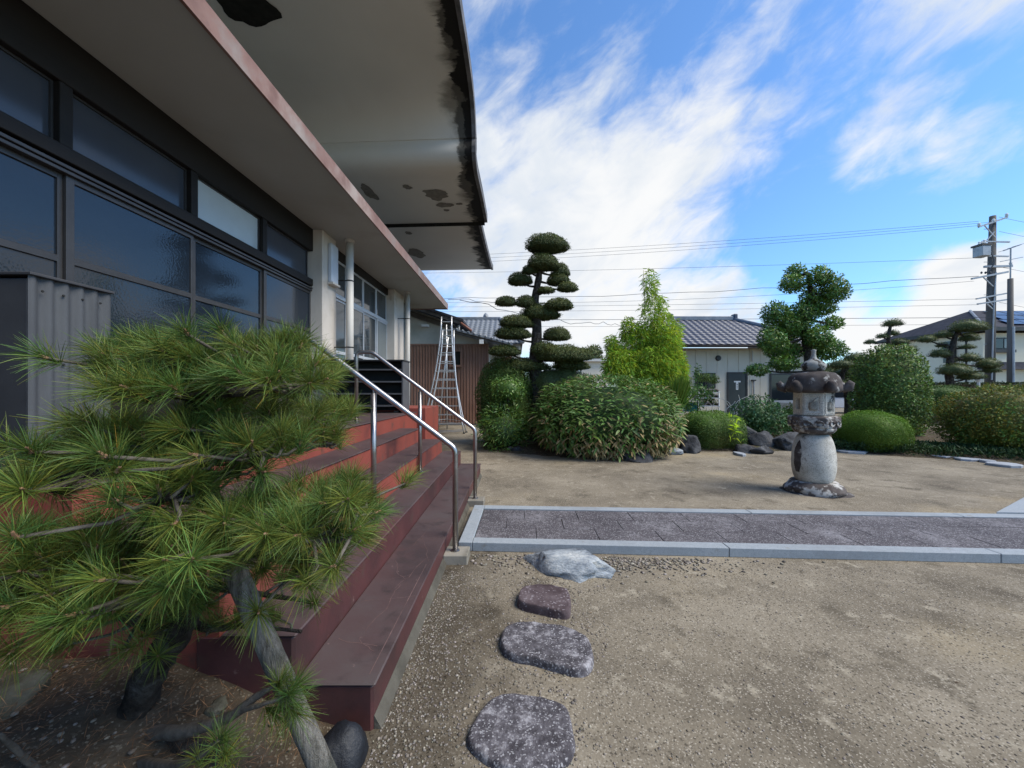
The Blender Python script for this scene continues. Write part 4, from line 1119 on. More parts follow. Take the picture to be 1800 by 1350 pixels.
for k in range(6):
    a = PH + k * math.pi / 3; d = Vector((math.cos(a), math.sin(a), 0)); o_ = Vector((LX, LY, 0))
    pts = [o_ + d * 0.24 + Vector((0, 0, 1.66)), o_ + d * 0.31 + Vector((0, 0, 1.56)), o_ + d * 0.35 + Vector((0, 0, 1.515)), o_ + d * 0.39 + Vector((0, 0, 1.535)), o_ + d * 0.405 + Vector((0, 0, 1.58)), o_ + d * 0.375 + Vector((0, 0, 1.61))]
    MB().tube(pts, [0.035, 0.055, 0.068, 0.07, 0.062, 0.04], 10).build('roof_curl', M['lantern_d'], rf, smooth=True)
MB().lathe([(0.10, 1.768), (0.135, 1.79), (0.155, 1.835), (0.15, 1.875), (0.115, 1.91), (0.07, 1.935), (0.042, 1.96), (0.03, 2.0), (0.03, 2.06), (0.036, 2.085), (0.01, 2.092)], LX, LY, 24).build('finial', mat('finial_granite', [(0.24, 0.245, 0.23), (0.36, 0.36, 0.34)], 0.9, 8, 0.4, 60, 0.15, blot=(8, (0.06, 0.055, 0.05), 0.55, 0.62, 6)), ln, smooth=True)

# ================================================================== FOREGROUND PINE
pine = thing('pine_tree', (-1.55, 1.45, 0.15), 'foreground pine with long needles in flat tiers and a crooked dark trunk', 'tree')
def smoothpts(pts, n=6):
    P = [Vector(p) for p in pts]; out = []
    for i in range(len(P) - 1):
        p0, p1, p2, p3 = P[max(0, i - 1)], P[i], P[i + 1], P[min(len(P) - 1, i + 2)]
        for k in range(n):
            f = k / n
            out.append(0.5 * ((2 * p1) + (p2 - p0) * f + (2 * p0 - 5 * p1 + 4 * p2 - p3) * f * f + (3 * p1 - p0 - 3 * p2 + p3) * f ** 3))
    out.append(P[-1]); return out
def limb(name, pts, r0, r1, parent, m=None, n=8, seg=6, wob=0.12):
    P = smoothpts(pts, seg)
    rad = [r0 + (r1 - r0) * i / (len(P) - 1) for i in range(len(P))]
    return MB().tube(P, rad, n, wob=wob).build(name, m or M['bark'], parent, smooth=True)
base = at(225, 1320, 1.50)
limb('trunk', [at(205, 1345, 1.5), at(235, 1270, 1.5), at(262, 1190, 1.48), at(312, 1110, 1.42), at(345, 1030, 1.36), at(372, 940, 1.30), at(360, 850, 1.26), at(330, 770, 1.24), at(345, 690, 1.22), at(330, 635, 1.2)], 0.066, 0.016, pine, n=12, wob=0.16)
limb('root', [at(225, 1310, 1.5), at(165, 1345, 1.45), at(90, 1385, 1.42)], 0.04, 0.02, pine)
limb('root', [at(240, 1300, 1.48), at(330, 1312, 1.42), at(400, 1330, 1.40)], 0.04, 0.015, pine)
tiers = [
    # branch polyline (px, py, Y), number of tufts, spread in m (x, y, z)
    ([(335, 655, 1.22), (270, 632, 1.2), (215, 640, 1.25)], 20, (0.035, 0.05, 0.05)),
    ([(335, 655, 1.22), (430, 632, 1.30), (535, 645, 1.38)], 32, (0.05, 0.12, 0.05)),
    ([(345, 700, 1.22), (300, 692, 1.08), (255, 695, 1.02)], 12, (0.04, 0.06, 0.04)),
    ([(345, 700, 1.22), (420, 690, 1.15), (480, 680, 1.16), (560, 675, 1.25)], 28, (0.05, 0.12, 0.04)),
    ([(340, 740, 1.25), (480, 742, 1.42), (585, 740, 1.5)], 24, (0.06, 0.14, 0.04)),
    ([(350, 800, 1.25), (250, 780, 1.1), (140, 800, 1.15)], 30, (0.05, 0.09, 0.05)),
    ([(350, 820, 1.26), (150, 835, 1.0), (40, 840, 1.05)], 18, (0.05, 0.08, 0.05)),
    ([(350, 820, 1.26), (400, 800, 1.1), (480, 800, 1.1)], 20, (0.05, 0.10, 0.05)),
    ([(360, 850, 1.26), (500, 790, 1.40), (590, 780, 1.5)], 20, (0.05, 0.12, 0.05)),
    ([(365, 880, 1.28), (310, 872, 1.02), (270, 885, 1.02)], 18, (0.06, 0.08, 0.04)),
    ([(370, 930, 1.30), (500, 905, 1.15), (640, 895, 1.2)], 42, (0.06, 0.13, 0.06)),
    ([(370, 940, 1.30), (480, 950, 1.05), (600, 950, 1.1)], 28, (0.05, 0.10, 0.05)),
    ([(365, 960, 1.32), (500, 985, 1.3), (600, 980, 1.32)], 26, (0.06, 0.12, 0.04)),
    ([(350, 1010, 1.35), (230, 985, 1.1), (90, 1000, 0.95), (0, 1010, 0.98)], 40, (0.05, 0.12, 0.05)),
    ([(350, 1020, 1.35), (290, 1010, 1.0), (250, 1030, 1.0)], 22, (0.07, 0.10, 0.05)),
    ([(300, 1120, 1.42), (150, 1060, 1.05), (20, 1075, 1.05)], 26, (0.06, 0.14, 0.04)),
    ([(350, 1030, 1.36), (430, 1040, 1.45), (560, 1060, 1.52)], 8, (0.06, 0.08, 0.05)),
    ([(325, 1090, 1.42), (370, 1105, 1.5), (435, 1100, 1.52), (530, 1110, 1.5)], 6, (0.03, 0.05, 0.03)),
]
NV, NF, NT = [], [], []
tufts = []
twb = MB(); budb = MB()
for pts, nt_, (sx, sy, sz) in tiers:
    nt_ = int(nt_ * 1.3)
    P = [at(*p) for p in pts]
    br = limb('branch', P, 0.017, 0.006, pine, n=7, seg=5, wob=0.18)
    Q = smoothpts(P, 8)
    for k in range(nt_):
        f = 0.12 + 0.88 * ((k + random.random()) / nt_)
        q = Q[min(len(Q) - 1, int(f * (len(Q) - 1)))]
        d = (Q[-1] - Q[0]).normalized()
        off = Vector((random.gauss(0, sx), random.gauss(0, sy), random.gauss(0, sz * .55) + 0.02))
        p = q + off
        di = (off.normalized() * 0.6 + d * 0.35 * random.random() + Vector((0, -0.3, 0.5)) + Vector((random.gauss(0, .4), random.gauss(0, .35), random.gauss(0, .2)))).normalized()
        tufts.append((p, di))
        mid = q.lerp(p, 0.5) + Vector((random.gauss(0, .012), random.gauss(0, .012), -0.015))
        twb.tube([q, mid, p], [0.006, 0.005, 0.0045], 5)
        budb.tube([p, p + di * 0.02], [0.006, 0.003], 5)
# low sprays on the two dead-looking lower branches
limb('branch', [at(240, 1290, 1.48), at(330, 1285, 1.35), at(400, 1262, 1.30), at(450, 1225, 1.28), at(485, 1205, 1.27)], 0.026, 0.007, pine, m=M['twig'], seg=5, wob=0.2)
limb('branch', [at(420, 1250, 1.29), at(455, 1240, 1.25), at(500, 1225, 1.24)], 0.010, 0.005, pine, m=M['twig'], seg=4, wob=0.2)
limb('branch', [at(215, 1335, 1.48), at(300, 1345, 1.2), at(350, 1330, 1.12), at(385, 1300, 1.10)], 0.016, 0.006, pine, m=M['twig'], seg=5, wob=0.2)
limb('branch', [at(90, 1375, 1.3), at(30, 1320, 1.2), at(0, 1290, 1.15)], 0.012, 0.005, pine, m=M['twig'], seg=5, wob=0.2)
for px, py, Y, dx, dz in ((490, 1203, 1.27, .3, .9), (505, 1222, 1.24, .7, .3), (478, 1250, 1.26, .8, -.2), (515, 1250, 1.26, .7, -.5), (388, 1300, 1.1, .5, .8), (395, 1330, 1.1, .3, .9), (350, 1335, 1.12, -.2, .9), (405, 1345, 1.1, .6, .7), (520, 1205, 1.3, .6, .5)):
    tufts.append((at(px, py, Y), Vector((dx, -0.2, dz)).normalized()))
for p, di in tufts:
    small = p.z < 0.45
    n = int(random.uniform(110, 160)) if not small else 60
    dv = np.array(di); D = rdir(n) * 0.85 + dv * 0.85 + np.array([0, 0, 0.08])
    D = unit(D)
    L = rng.uniform(0.065, 0.1, n) * (0.62 if small else 1.0) * random.uniform(0.85, 1.12)
    start = np.array(p) + dv * rng.uniform(-0.035, 0.015, (n, 1)) + D * 0.004
    S = unit(np.cross(D, rdir(n))); W = rng.uniform(0.0006, 0.0009, (n, 1))
    m1 = start + D * L[:, None] * 0.55
    tip = start + D * L[:, None] + np.array([0, 0, -1]) * (L[:, None] * rng.uniform(0.0, 0.16, (n, 1)))
    V = np.stack([start - S * W, start + S * W, m1 - S * W * 0.9, m1 + S * W * 0.9, tip - S * W * .25, tip + S * W * .25], 1).reshape(-1, 3)
    b0 = np.arange(n)[:, None] * 6 + 6 * sum(len(x) for x in NV) // 6
    Fq = np.concatenate([b0 + np.array([[0, 1, 3, 2]]), b0 + np.array([[2, 3, 5, 4]])], 1).reshape(-1, 4)
    t = tints(n, 0.6, 1.3, 0.18) * random.uniform(0.75, 1.25)
    if random.random() < 0.3: t = t * np.array([0.75, 0.95, 1.1])
    dry = rng.random(n) < .035; t[dry] = t[dry] * np.array([1.7, 1.0, .9])
    NV.append(V); NF.append(Fq); NT.append(np.repeat(t, 6, 0))
stuff(obj('needles', mesh_np('needles', np.concatenate(NV), np.concatenate(NF), False, np.concatenate(NT)), M['needle'], pine))
stuff(twb.build('twigs', M['twig'], pine, smooth=True))
stuff(budb.build('buds', M['bud'], pine))
# timber prop
pr_ = thing('timber_prop', (-0.73, 1.44, 0), 'grey weathered timber pole propping up the foreground pine', 'prop')
limb('pole', [at(405, 985, 1.36).lerp(at(592, 1410, 1.40), k / 6) for k in range(7)], 0.035, 0.041, pr_, M['prop'], 14, 5, 0.03)
MB().tube([at(395, 975, 1.30), at(410, 985, 1.37), at(420, 980, 1.43)], 0.008, 6).build('lashing', M['twig'], pr_)

# ================================================================== TRIPOD LADDERS
def ladder(label, px0, px1, pt0, pt1, ytop, ybot, Y, nr, back_px, tilt):
    t = thing('tripod_ladder', (at((px0 + px1) / 2, 750, Y).x, Y, 0), label, 'ladder', 'tripod ladders by the brown house')
    zt = at(0, ytop, Y).z; zb = 0.02
    def rail(s, f):     # flared side rail
        xb = at(px0 if s < 0 else px1, 0, Y).x; xt = at(pt0 if s < 0 else pt1, 0, Y).x
        w = (1 - f) ** 1.9
        return Vector((xt + (xb - xt) * w, Y - 0.35 * (1 - f) + tilt * f, zb + (zt - zb) * f))
    for s in (-1, 1):
        MB().tube([rail(s, k / 12) for k in range(13)], 0.026, 7).build('side_rail', M['ladder'], t, smooth=True)
        f0 = rail(s, 0.0); MB().box(f0.x - .04, f0.x + .04, f0.y - .04, f0.y + .04, 0, 0.03).build('foot', M['rubber'], t)
    for k in range(1, nr + 1):
        f = k / (nr + 0.6)
        MB().bar(rail(-1, f), rail(1, f), 0.045, 0.03).build('rung', M['ladder'], t)
    b0 = at(back_px, 0, Y + 0.9)
    top = (rail(-1, 0.93) + rail(1, 0.93)) / 2
    MB().tube([Vector((b0.x, Y + 0.9, 0.0)), top], 0.026, 7).build('rear_pole', M['ladder'], t, smooth=True)
    MB().bar(rail(-1, 0.09), (Vector((b0.x, Y + .9, 0)) * .9 + top * .1), 0.012, 0.012).build('brace', M['ladder'], t)
    MB().bar(rail(1, 0.09), (Vector((b0.x, Y + .9, 0)) * .9 + top * .1), 0.012, 0.012).build('brace', M['ladder'], t)
    MB().bar(rail(-1, 0.0), rail(1, 0.02), 0.03, 0.03).build('foot_bar', M['ladder'], t)
    return t
ladder('taller aluminium tripod ladder before the brown corrugated house', 742, 822, 775, 793, 556, 755, 13.9, 13, 786, 0.1)
ladder('shorter aluminium tripod ladder nested in front of the taller one', 748, 818, 777, 797, 580, 757, 13.55, 11, 770, 0.1)

# ================================================================== BROWN HOUSE
bh = thing('brown_house', (-3.0, 16.5, 0), 'brown corrugated house with plaster gable behind the ladder', 'house')
BY = 16.5
xa, xb = -6.0, -1.24
V = []; F = []; nc = 260
for i in range(nc + 1):
    x = xa + (xb - xa) * i / nc
    ph_ = (x * 8.0) % 1.0
    dy = -0.03 if ph_ < 0.55 else 0.0
    for z in (0.05, 3.38): V.append((x, BY - 0.02 + dy, z))
for i in range(nc): F.append((2 * i, 2 * i + 2, 2 * i + 3, 2 * i + 1))
b = MB(); b.add(V, F); b.build('corrugated_wall', M['browncorr'], bh)
MB().box(xa, xb + 0.02, BY - 0.075, BY - 0.02, 3.38, 3.45).build('trim', M['browncorr'], bh)
MB().box(xb - .01, xb + 0.05, BY - 0.07, BY + 0.1, 0.0, 3.45).build('corner_post', M['browncorr'], bh)
MB().prism([(xa, BY, 3.4), (xb, BY, 3.4), (xb, BY, 3.62), (-2.68, BY, 4.0), (-2.68, BY, 4.3), (-4.5, BY, 4.95), (xa, BY, 5.5)], (0, 0.2, 0)).build('gable_wall', M['oldplaster'], bh)
MB().box(xa, xb, BY + 0.05, BY + 6, 0, 3.4).build('body', M['oldplaster'], bh)
# upper roof verge and lower pent roof
def verge(p0, p1, th, dep, m, nm, y0=BY - 0.55):
    a, c_ = Vector((p0[0], y0, p0[1])), Vector((p1[0], y0, p1[1]))
    return MB().prism([a, c_, c_ + Vector((0, 0, th)), a + Vector((0, 0, th))], (0, dep, 0)).build(nm, m, bh)
verge((-6.0, 5.42), (-2.25, 4.18), 0.13, 0.06, M['barge'], 'bargeboard')
verge((-6.0, 5.56), (-2.2, 4.31), 0.10, 6.5, M['slate'], 'upper_roof', BY - 0.6)
verge((-6.0, 5.12), (-2.5, 3.96), 0.22, 0.08, M['barge'], 'gable_beam', BY - 0.1)
verge((-2.75, 3.86), (-0.25, 3.22), 0.12, 0.06, M['barge'], 'bargeboard')
pr2 = verge((-2.75, 3.99), (-0.15, 3.33), 0.07, 5.0, M['rooftile2'], 'lower_roof', BY - 0.62)
for k in range(11):
    x = -2.7 + k * 0.24; z = 4.06 - (x + 2.75) * 0.66 / 2.6
    MB().tube([(x, BY - 0.64, z - 0.0), (x, BY - 0.30, z - 0.0)], 0.05, 8).build('edge_tile', M['rooftile2'], pr2, smooth=True)
MB().tube([(-2.3, BY - 0.6, 4.25), (-1.85, BY - 0.62, 3.92)], 0.05, 8).build('downpipe', M['reddish'], bh, smooth=True)
MB().tube([(-2.42, BY - 0.3, 4.2), (-2.42, BY - 0.3, 3.95)], 0.045, 8).build('pipe_stub', M['pvc'], bh, smooth=True)
MB().tube([(-1.12, BY - 0.1, 2.55), (-0.2, BY - 0.3, 2.85)], 0.06, 8).build('drain_pipe', M['reddish'], bh, smooth=True)
MB().tube([(-1.15, BY - 0.1, 2.6), (-1.15, BY - 0.1, 1.9)], 0.07, 8).build('drain_pipe', M['reddish'], bh, smooth=True)
MB().box(-1.52, -1.36, BY - 0.7, BY - 0.58, 3.38, 3.55).build('verge_cap', M['white'], bh)
w = MB(); wx0, wx1, wz0, wz1 = -2.76, -2.38, 2.55, 3.12
w.box(wx0 - .08, wx1 + .08, BY - .14, BY - .05, wz1, wz1 + .1); w.box(wx0 - .08, wx1 + .08, BY - .16, BY - .05, wz0 - .08, wz0); w.box(wx0 - .08, wx0, BY - .14, BY - .05, wz0, wz1); w.box(wx1, wx1 + .08, BY - .14, BY - .05, wz0, wz1)
w = w.build('window', M['browncorr'], bh)
MB().box(wx0, wx1, BY - .075, BY - .052, wz0, wz1).build('pane', M['hole'], w)
MB().box(-4.0, -3.7, BY - 0.25, BY - 0.05, 4.15, 4.25).build('eave_lamp', M['white'], bh)

# ------------------------------------------------------------------ tiles on roofs: shared mesh, one object per tile
TV, TF = [], []
for j, y in enumerate((0.0, 1.0)):
    for i in range(7):
        s = i / 6; TV.append((s, y, 0.09 * math.sin(s * 2 * math.pi) * (0.7) + (0.03 if j == 0 else 0.0)))
for i in range(6): TF.append((i, i + 1, 7 + i + 1, 7 + i))
TV += [(v[0], 0.0, v[2] - 0.13) for v in TV[:7]]
for i in range(6): TF.append((14 + i, 14 + i + 1, i + 1, i))
def tile_mesh(m):
    me = bpy.data.meshes.new('roof_tile'); me.from_pydata(TV, [], TF); me.materials.append(m); me.update()
    me.polygons.foreach_set('use_smooth', [True] * 6 + [False] * 6)
    return me
def tiled(parent, o, ux, uy, nx, ny, keep, me):
    """lay tiles from eave corner o; ux, uy world vectors of one tile step along the eave / up the slope"""
    n_ = ux.cross(uy).normalized()
    off = Vector(); p = parent
    while p is not None: off += p.location; p = p.parent
    for j in range(ny):
        for i in range(nx):
            c_ = o + ux * (i + 0.5) + uy * (j + 0.5)
            if not keep(c_): continue
            t = bpy.data.objects.new('roof_tile', me); C.objects.link(t); t.parent = parent
            mm = Matrix((ux * 1.02, uy * 1.12, n_ * ux.length)).transposed().to_4x4()
            mm.translation = o + ux * i + uy * j - off + n_ * 0.03
            t.matrix_local = mm

# ------------------------------------------------------------------ tiled house behind the brown one
th = thing('tiled_house', (-1.5, 21, 0), 'house with silvery tiled roof rising behind the brown house', 'house')
MB().box(-6, 0.2, 19.6, 23.5, 0, 3.9).build('wall', M['oldplaster'], th)
e0 = Vector((-6.2, 19.0, 3.75)); r0 = Vector((-6.2, 22.0, 5.45))
MB().add([e0, (0.3, 19.0, 3.75), (-0.95, 22.0, 5.45), r0], [(0, 1, 2, 3)]).build('roof', M['rooftile2'], th)
MB().add([(0.3, 19.0, 3.75), (0.3, 25, 3.75), (-0.95, 22.0, 5.45)], [(0, 1, 2)]).build('roof_end', M['rooftile2'], th)
MB().box(-6.2, -0.9, 21.85, 22.15, 5.42, 5.62).build('ridge', M['rooftile2'], th, 0.03)
MB().tube([(-0.95, 21.95, 5.5), (0.3, 18.95, 3.85)], 0.12, 8).build('hip_ridge', M['rooftile2'], th, smooth=True)
MB().lathe([(0.0, 5.62), (0.16, 5.63), (0.13, 5.75), (0.04, 5.86)], -1.75, 22.0, 10).build('ridge_ornament', M['rooftile2'], th)
tiled(th, Vector((-3.6, 19.0, 3.78)), Vector((0.27, 0, 0)), Vector((0, 0.25, 0.1417)), 14, 12, lambda c_: c_.x < 0.2 - (c_.y - 19.0) * 0.41, tile_mesh(M['rooftile2']))

# ================================================================== CREAM ANNEX
an = thing('cream_annex', (11, 19, 0), 'low cream panelled building with blue grey tiled hip roof and dark doors', 'building')
AY = 19.0
MB().box(7.2, 14.6, AY + 0.03, AY + 6, 0, 3.55).build('wall', M['cream'], an)
holes = ((8.78, 9.75, 1.55, 2.32), (10.32, 11.32, 0, 2.36), (12.42, 14.0, 0, 2.3))
for i in range(14):
    x0_, x1_ = 7.2 + i * 0.53, 7.2 + (i + 1) * 0.53 - 0.014
    MB().box(x0_, x1_, AY - 0.001, AY + 0.026, 0.0, 3.5).build('siding_panel', M['cream'], an, 0.004)
def dframe(x0_, x1_, z0_, z1_, nm, m, pm, th=0.07, kick=None):
    f = MB(); y0_, y1_ = AY - 0.06, AY - 0.004
    f.box(x0_, x0_ + th, y0_, y1_, z0_, z1_); f.box(x1_ - th, x1_, y0_, y1_, z0_, z1_); f.box(x0_ + th, x1_ - th, y0_, y1_, z1_ - th, z1_)
    if z0_ > 0: f.box(x0_ + th, x1_ - th, y0_, y1_, z0_, z0_ + th)
    f = f.build(nm, m, an)
    MB().box(x0_ + th, x1_ - th, AY - 0.03, AY - 0.006, z0_ + (th if z0_ > 0 else 0), z1_ - th).build('pane', pm, f)
    return f
wf = dframe(*holes[0][:4], 'window', M['doorbrown'], M['glassdark'])
MB().box(9.24, 9.29, AY - .055, AY - .031, 1.62, 2.25).build('mullion', M['doorbrown'], wf)
df = dframe(*holes[1][:4], 'door', M['doorbrown'], mat('door_leaf', [(0.03, 0.036, 0.036), (0.042, 0.048, 0.048)], 0.3, 3, spec=0.5))
for (xx0, xx1, zz0, zz1) in ((10.66, 10.98, 1.86, 1.93), (10.76, 10.87, 1.50, 1.855)):
    MB().box(xx0, xx1, AY - .036, AY - .032, zz0, zz1).build('notice', M['paper'], df)
for k in range(3):
    MB().box(10.785, 10.845, AY - .0375, AY - .0365, 1.56 + k * 0.09, 1.61 + k * 0.09).build('notice_print', M['rackside'], df)
d2 = dframe(*holes[2][:4], 'sliding_door', M['doorbrown'], M['glassdark'])
MB().box(12.55, 13.9, AY - .05, AY - .032, 0.86, 0.98).build('kick_rail', M['galv'], d2)
MB().box(12.55, 13.9, AY - .045, AY - .032, 0.02, 0.86).build('kick_panel', mat('kick_grey', [(0.16, 0.16, 0.155), (0.2, 0.2, 0.19)], 0.5, 3), d2)
lamp = MB(); lamp.lathe([(0.0, 0), (0.14, 0), (0.13, 0.05), (0.10, 0.07), (0, 0.07)], 0, 0, 18)
lm = lamp.build('vent_cap', M['doorbrown'], an); lm.matrix_local = Matrix.Translation(Vector((9.9, AY - 0.005, 3.05)) - an.location) @ Matrix.Rotation(R(90), 4, 'X')
MB().tube([(11.62, AY - .06, 0.3), (11.62, AY - .06, 1.95)], 0.03, 8).build('conduit', M['galv'], an)
MB().box(11.52, 11.70, AY - .12, AY - .01, 1.93, 1.99).build('conduit_cap', M['doorbrown'], an)
MB().tube([(11.55, AY - .06, 2.9), (11.55, AY - .06, 3.4)], 0.03, 8).build('downpipe', M['pvc'], an)
E = 18.3; EZ = 3.62; RY = 21.5; RZ = 5.35
eL, eR = Vector((6.5, E, EZ)), Vector((15.3, E, EZ)); rL, rR = Vector((8.75, RY, RZ)), Vector((11.95, RY, RZ))
MB().add([eL, eR, rR, rL], [(0, 1, 2, 3)]).build('roof', M['rooftile'], an)
MB().add([eR, (15.3, 25, EZ), rR], [(0, 1, 2)]).build('roof_end', M['rooftile'], an)
MB().add([(6.5, 25, EZ), eL, rL], [(0, 1, 2)]).build('roof_end', M['rooftile'], an)
MB().box(8.6, 12.1, RY - .14, RY + .14, RZ - 0.02, RZ + 0.22).build('ridge', M['rooftile2'], an, 0.03)
for x in (8.55, 12.1): MB().box(x - .1, x + .1, RY - .2, RY + .2, RZ, RZ + 0.34).build('ridge_end_tile', M['rooftile'], an, 0.04)
MB().tube([rR + Vector((0, 0, .08)), eR + Vector((0, 0, .08))], 0.11, 8).build('hip_ridge', M['rooftile2'], an, smooth=True)
MB().tube([rL + Vector((0, 0, .08)), eL + Vector((0, 0, .08))], 0.11, 8).build('hip_ridge', M['rooftile2'], an, smooth=True)
MB().tube([(6.5, E - .06, EZ - .06), (15.3, E - .06, EZ - .06)], 0.06, 8).build('gutter', mat('matt_brown_gutter', [(0.04, 0.034, 0.03), (0.06, 0.05, 0.045)], 0.95, 3, spec=0.05), an, smooth=True)
MB().add([(6.5, E, EZ - 0.03), (15.3, E, EZ - 0.03), (15.3, AY + .05, EZ - .03), (6.5, AY + .05, EZ - .03)], [(0, 1, 2, 3)]).build('eave_soffit', M['barge'], an)
sl = (RZ - EZ) / (RY - E)
tiled(an, Vector((7.3, E, EZ)), Vector((0.33, 0, 0)), Vector((0, 0.29, 0.29 * sl)), 22, 11,
      lambda c_: 6.5 + (c_.y - E) * 2.25 / 3.2 < c_.x < 15.3 - (c_.y - E) * 3.35 / 3.2 and c_.x < 14.0, tile_mesh(M['rooftile']))

# bonsai rack before the annex
bs = thing('bonsai_stand', (8.6, 15.0, 0), 'white pipe stand with shelves of upturned tiles and pots before the annex', 'plant stand')
SYb = 14.5
def sx_(px): return at(px, 0, SYb).x
def sz_(py): return at(0, py, SYb).z
for px in (1227, 1264):
    for dy in (0, 0.5):
        MB().tube([(sx_(px), SYb + dy, 0), (sx_(px), SYb + dy, sz_(688))], 0.02, 7).build('post', M['white'], bs, smooth=True)
for py in (713, 699, 689):
    zb_ = sz_(py)
    sh_ = MB().box(sx_(1225), sx_(1266), SYb - 0.03, SYb + 0.53, zb_ - 0.025, zb_).build('shelf', M['white'], bs)
    for k in range(3):
        xc = sx_(1232 + k * 13.5)
        pts = [(math.cos(t), math.sin(t)) for t in np.linspace(0, math.pi, 7)]
        MB().prism([(xc + 0.12 * a, SYb, zb_ + 0.12 * b_) for a, b_ in pts] + [(xc + 0.095 * a, SYb, zb_ + 0.095 * b_) for a, b_ in pts[::-1]], (0, 0.5, 0)).build('tile', M['terracotta'], bs)
for px, py, w_, h_, lab in ((1240, 664, 24, 7, 'small shrub with sparse pads above the white plant stand'), (1237, 700, 16, 8, 'yellow green potted plant on the white stand')):
    t = thing('potted_plant', at(px, 712, SYb), lab, 'plant')
    fol_obj('crown', [(at(px, py, SYb + .2), (w_ * SYb / FPX, 0.25, h_ * SYb / FPX)), (at(px + 14, py + 6, SYb + .2), (w_ * .5 * SYb / FPX, 0.2, h_ * .6 * SYb / FPX))], M['boxleaf'] if py < 690 else M['moss'], t, dens=600, L=0.07, W=0.03, corek=0.0, lo=0.2)
    limb('stem', [at(px, 712, SYb + .2), at(px + 4, (712 + py) / 2, SYb + .2), at(px, py, SYb + .2)], 0.03, 0.012, t, M['bark'], 6, 4)
t = thing('plastic_crate', at(1213, 722, 13.5), 'teal plastic crate glimpsed left of the white plant stand', 'crate')
c_ = at(1213, 722, 13.5)
cm = MB()
cm.box(c_.x - .18, c_.x + .18, c_.y - .15, c_.y + .15, c_.z - .02, c_.z)
for dx, dy, sx2, sy2 in ((-.18, 0, .01, .15), (.17, 0, .01, .15), (0, -.15, .16, .01), (0, .14, .16, .01)):
    cm.box(c_.x + dx, c_.x + dx + .012, c_.y + dy - sy2, c_.y + dy + sy2, c_.z, c_.z + .25) if sx2 < .02 else cm.box(c_.x - .17, c_.x + .165, c_.y + dy, c_.y + dy + .012, c_.z, c_.z + .25)
cm.build('box', M['teal'], t)
limb('stand_leg', [(c_.x, c_.y, 0), (c_.x, c_.y, c_.z - .02)], .05, .05, t, M['galv'], 6, 2, 0)

# ================================================================== FAR HOUSE, RIGHT
fh = thing('cream_house', (41, 33, 0), 'two storey cream house with dark hip roof and solar panels behind the utility poles', 'house')
MB().box(37.0, 50, 30.7, 38.5, 0, 6.0).build('wall', M['cream2'], fh)
ez = 6.35
c1, c2, c3, c4 = Vector((36.3, 30.0, ez)), Vector((50.7, 30.0, ez)), Vector((50.7, 39.2, ez)), Vector((36.3, 39.2, ez))
ra, rb = Vector((39.4, 33.6, 8.35)), Vector((47, 33.6, 8.35))
MB().add([c1, c2, rb, ra], [(0, 1, 2, 3)]).build('roof', M['slate'], fh)
MB().add([c4, c1, ra], [(0, 1, 2)]).build('roof_end', M['slate'], fh)
MB().add([c2, c3, rb], [(0, 1, 2)]).build('roof_end', M['slate'], fh)
MB().add([c3, c4, ra, rb], [(0, 1, 2, 3)]).build('roof_back', M['slate'], fh)
MB().add([c + Vector((0, 0, -0.05)) for c in (c1, c2, c3, c4)], [(3, 2, 1, 0)]).build('eave_soffit', M['plaster'], fh)
for p0, p1 in ((c1, c2), (c4, c1)):
    MB().bar(p0 + Vector((0, 0, -0.12)), p1 + Vector((0, 0, -0.12)), 0.10, 0.30).build('gutter', M['doorbrown'], fh)
MB().tube([ra, c1 + Vector((0, 0, .05))], 0.10, 6).build('hip_ridge', M['rooftile2'], fh)
ux = Vector((1.0, 0, 0)); uy = (ra - Vector((39.4, 30.0, ez))); nn = ux.cross(uy).normalized()
for r_ in range(3):
    for k in range(8):
        o_ = Vector((38.8 + 0.55 * r_ + k * 1.3, 30.0, ez)) + uy * (0.10 + r_ * 0.27) + nn * 0.08
        V = [o_ + ux * a + uy * b_ for b_ in (0, 0.24) for a in (0, 1.22)]
        mbp = MB(); mbp.add(V + [v + nn * 0.05 for v in V], [(0, 2, 3, 1), (4, 5, 7, 6), (0, 1, 5, 4), (2, 6, 7, 3), (0, 4, 6, 2), (1, 3, 7, 5)])
        mbp.build('solar_panel', M['solar'], fh)
MB().prism([(36.6, 30.1, 3.1), (36.6, 30.7, 3.7), (36.6, 30.75, 3.1)], (14, 0, 0)).build('pent_roof', M['slate'], fh)
MB().box(36.72, 36.95, 32.5, 33.3, 3.8, 5.6).build('side_window', M['glassdark'], fh)
f = MB(); a0 = at(1742, 594, 30.7); a1 = at(1776, 615, 30.7)
f.box(a0.x, a1.x, 30.55, 30.68, a1.z, a0.z); f = f.build('window', M['doorbrown'], fh)
mx_ = (a0.x + a1.x) / 2
for (p, q_, mm) in ((a0.x + .1, mx_ - .05, 'glassdark'), (mx_ + .05, a1.x - .1, 'curtain')):
    MB().box(p, q_, 30.5, 30.545, a1.z + .12, a0.z - .1).build('pane', M[mm], f)
MB().box(a0.x - .1, a1.x + .1, 30.4, 30.68, a1.z - .22, a1.z - .002).build('sill', M['doorbrown'], f)
MB().tube([(36.95, 31.8, 0), (36.95, 31.8, 6.0)], 0.06, 6).build('downpipe', M['doorbrown'], fh)

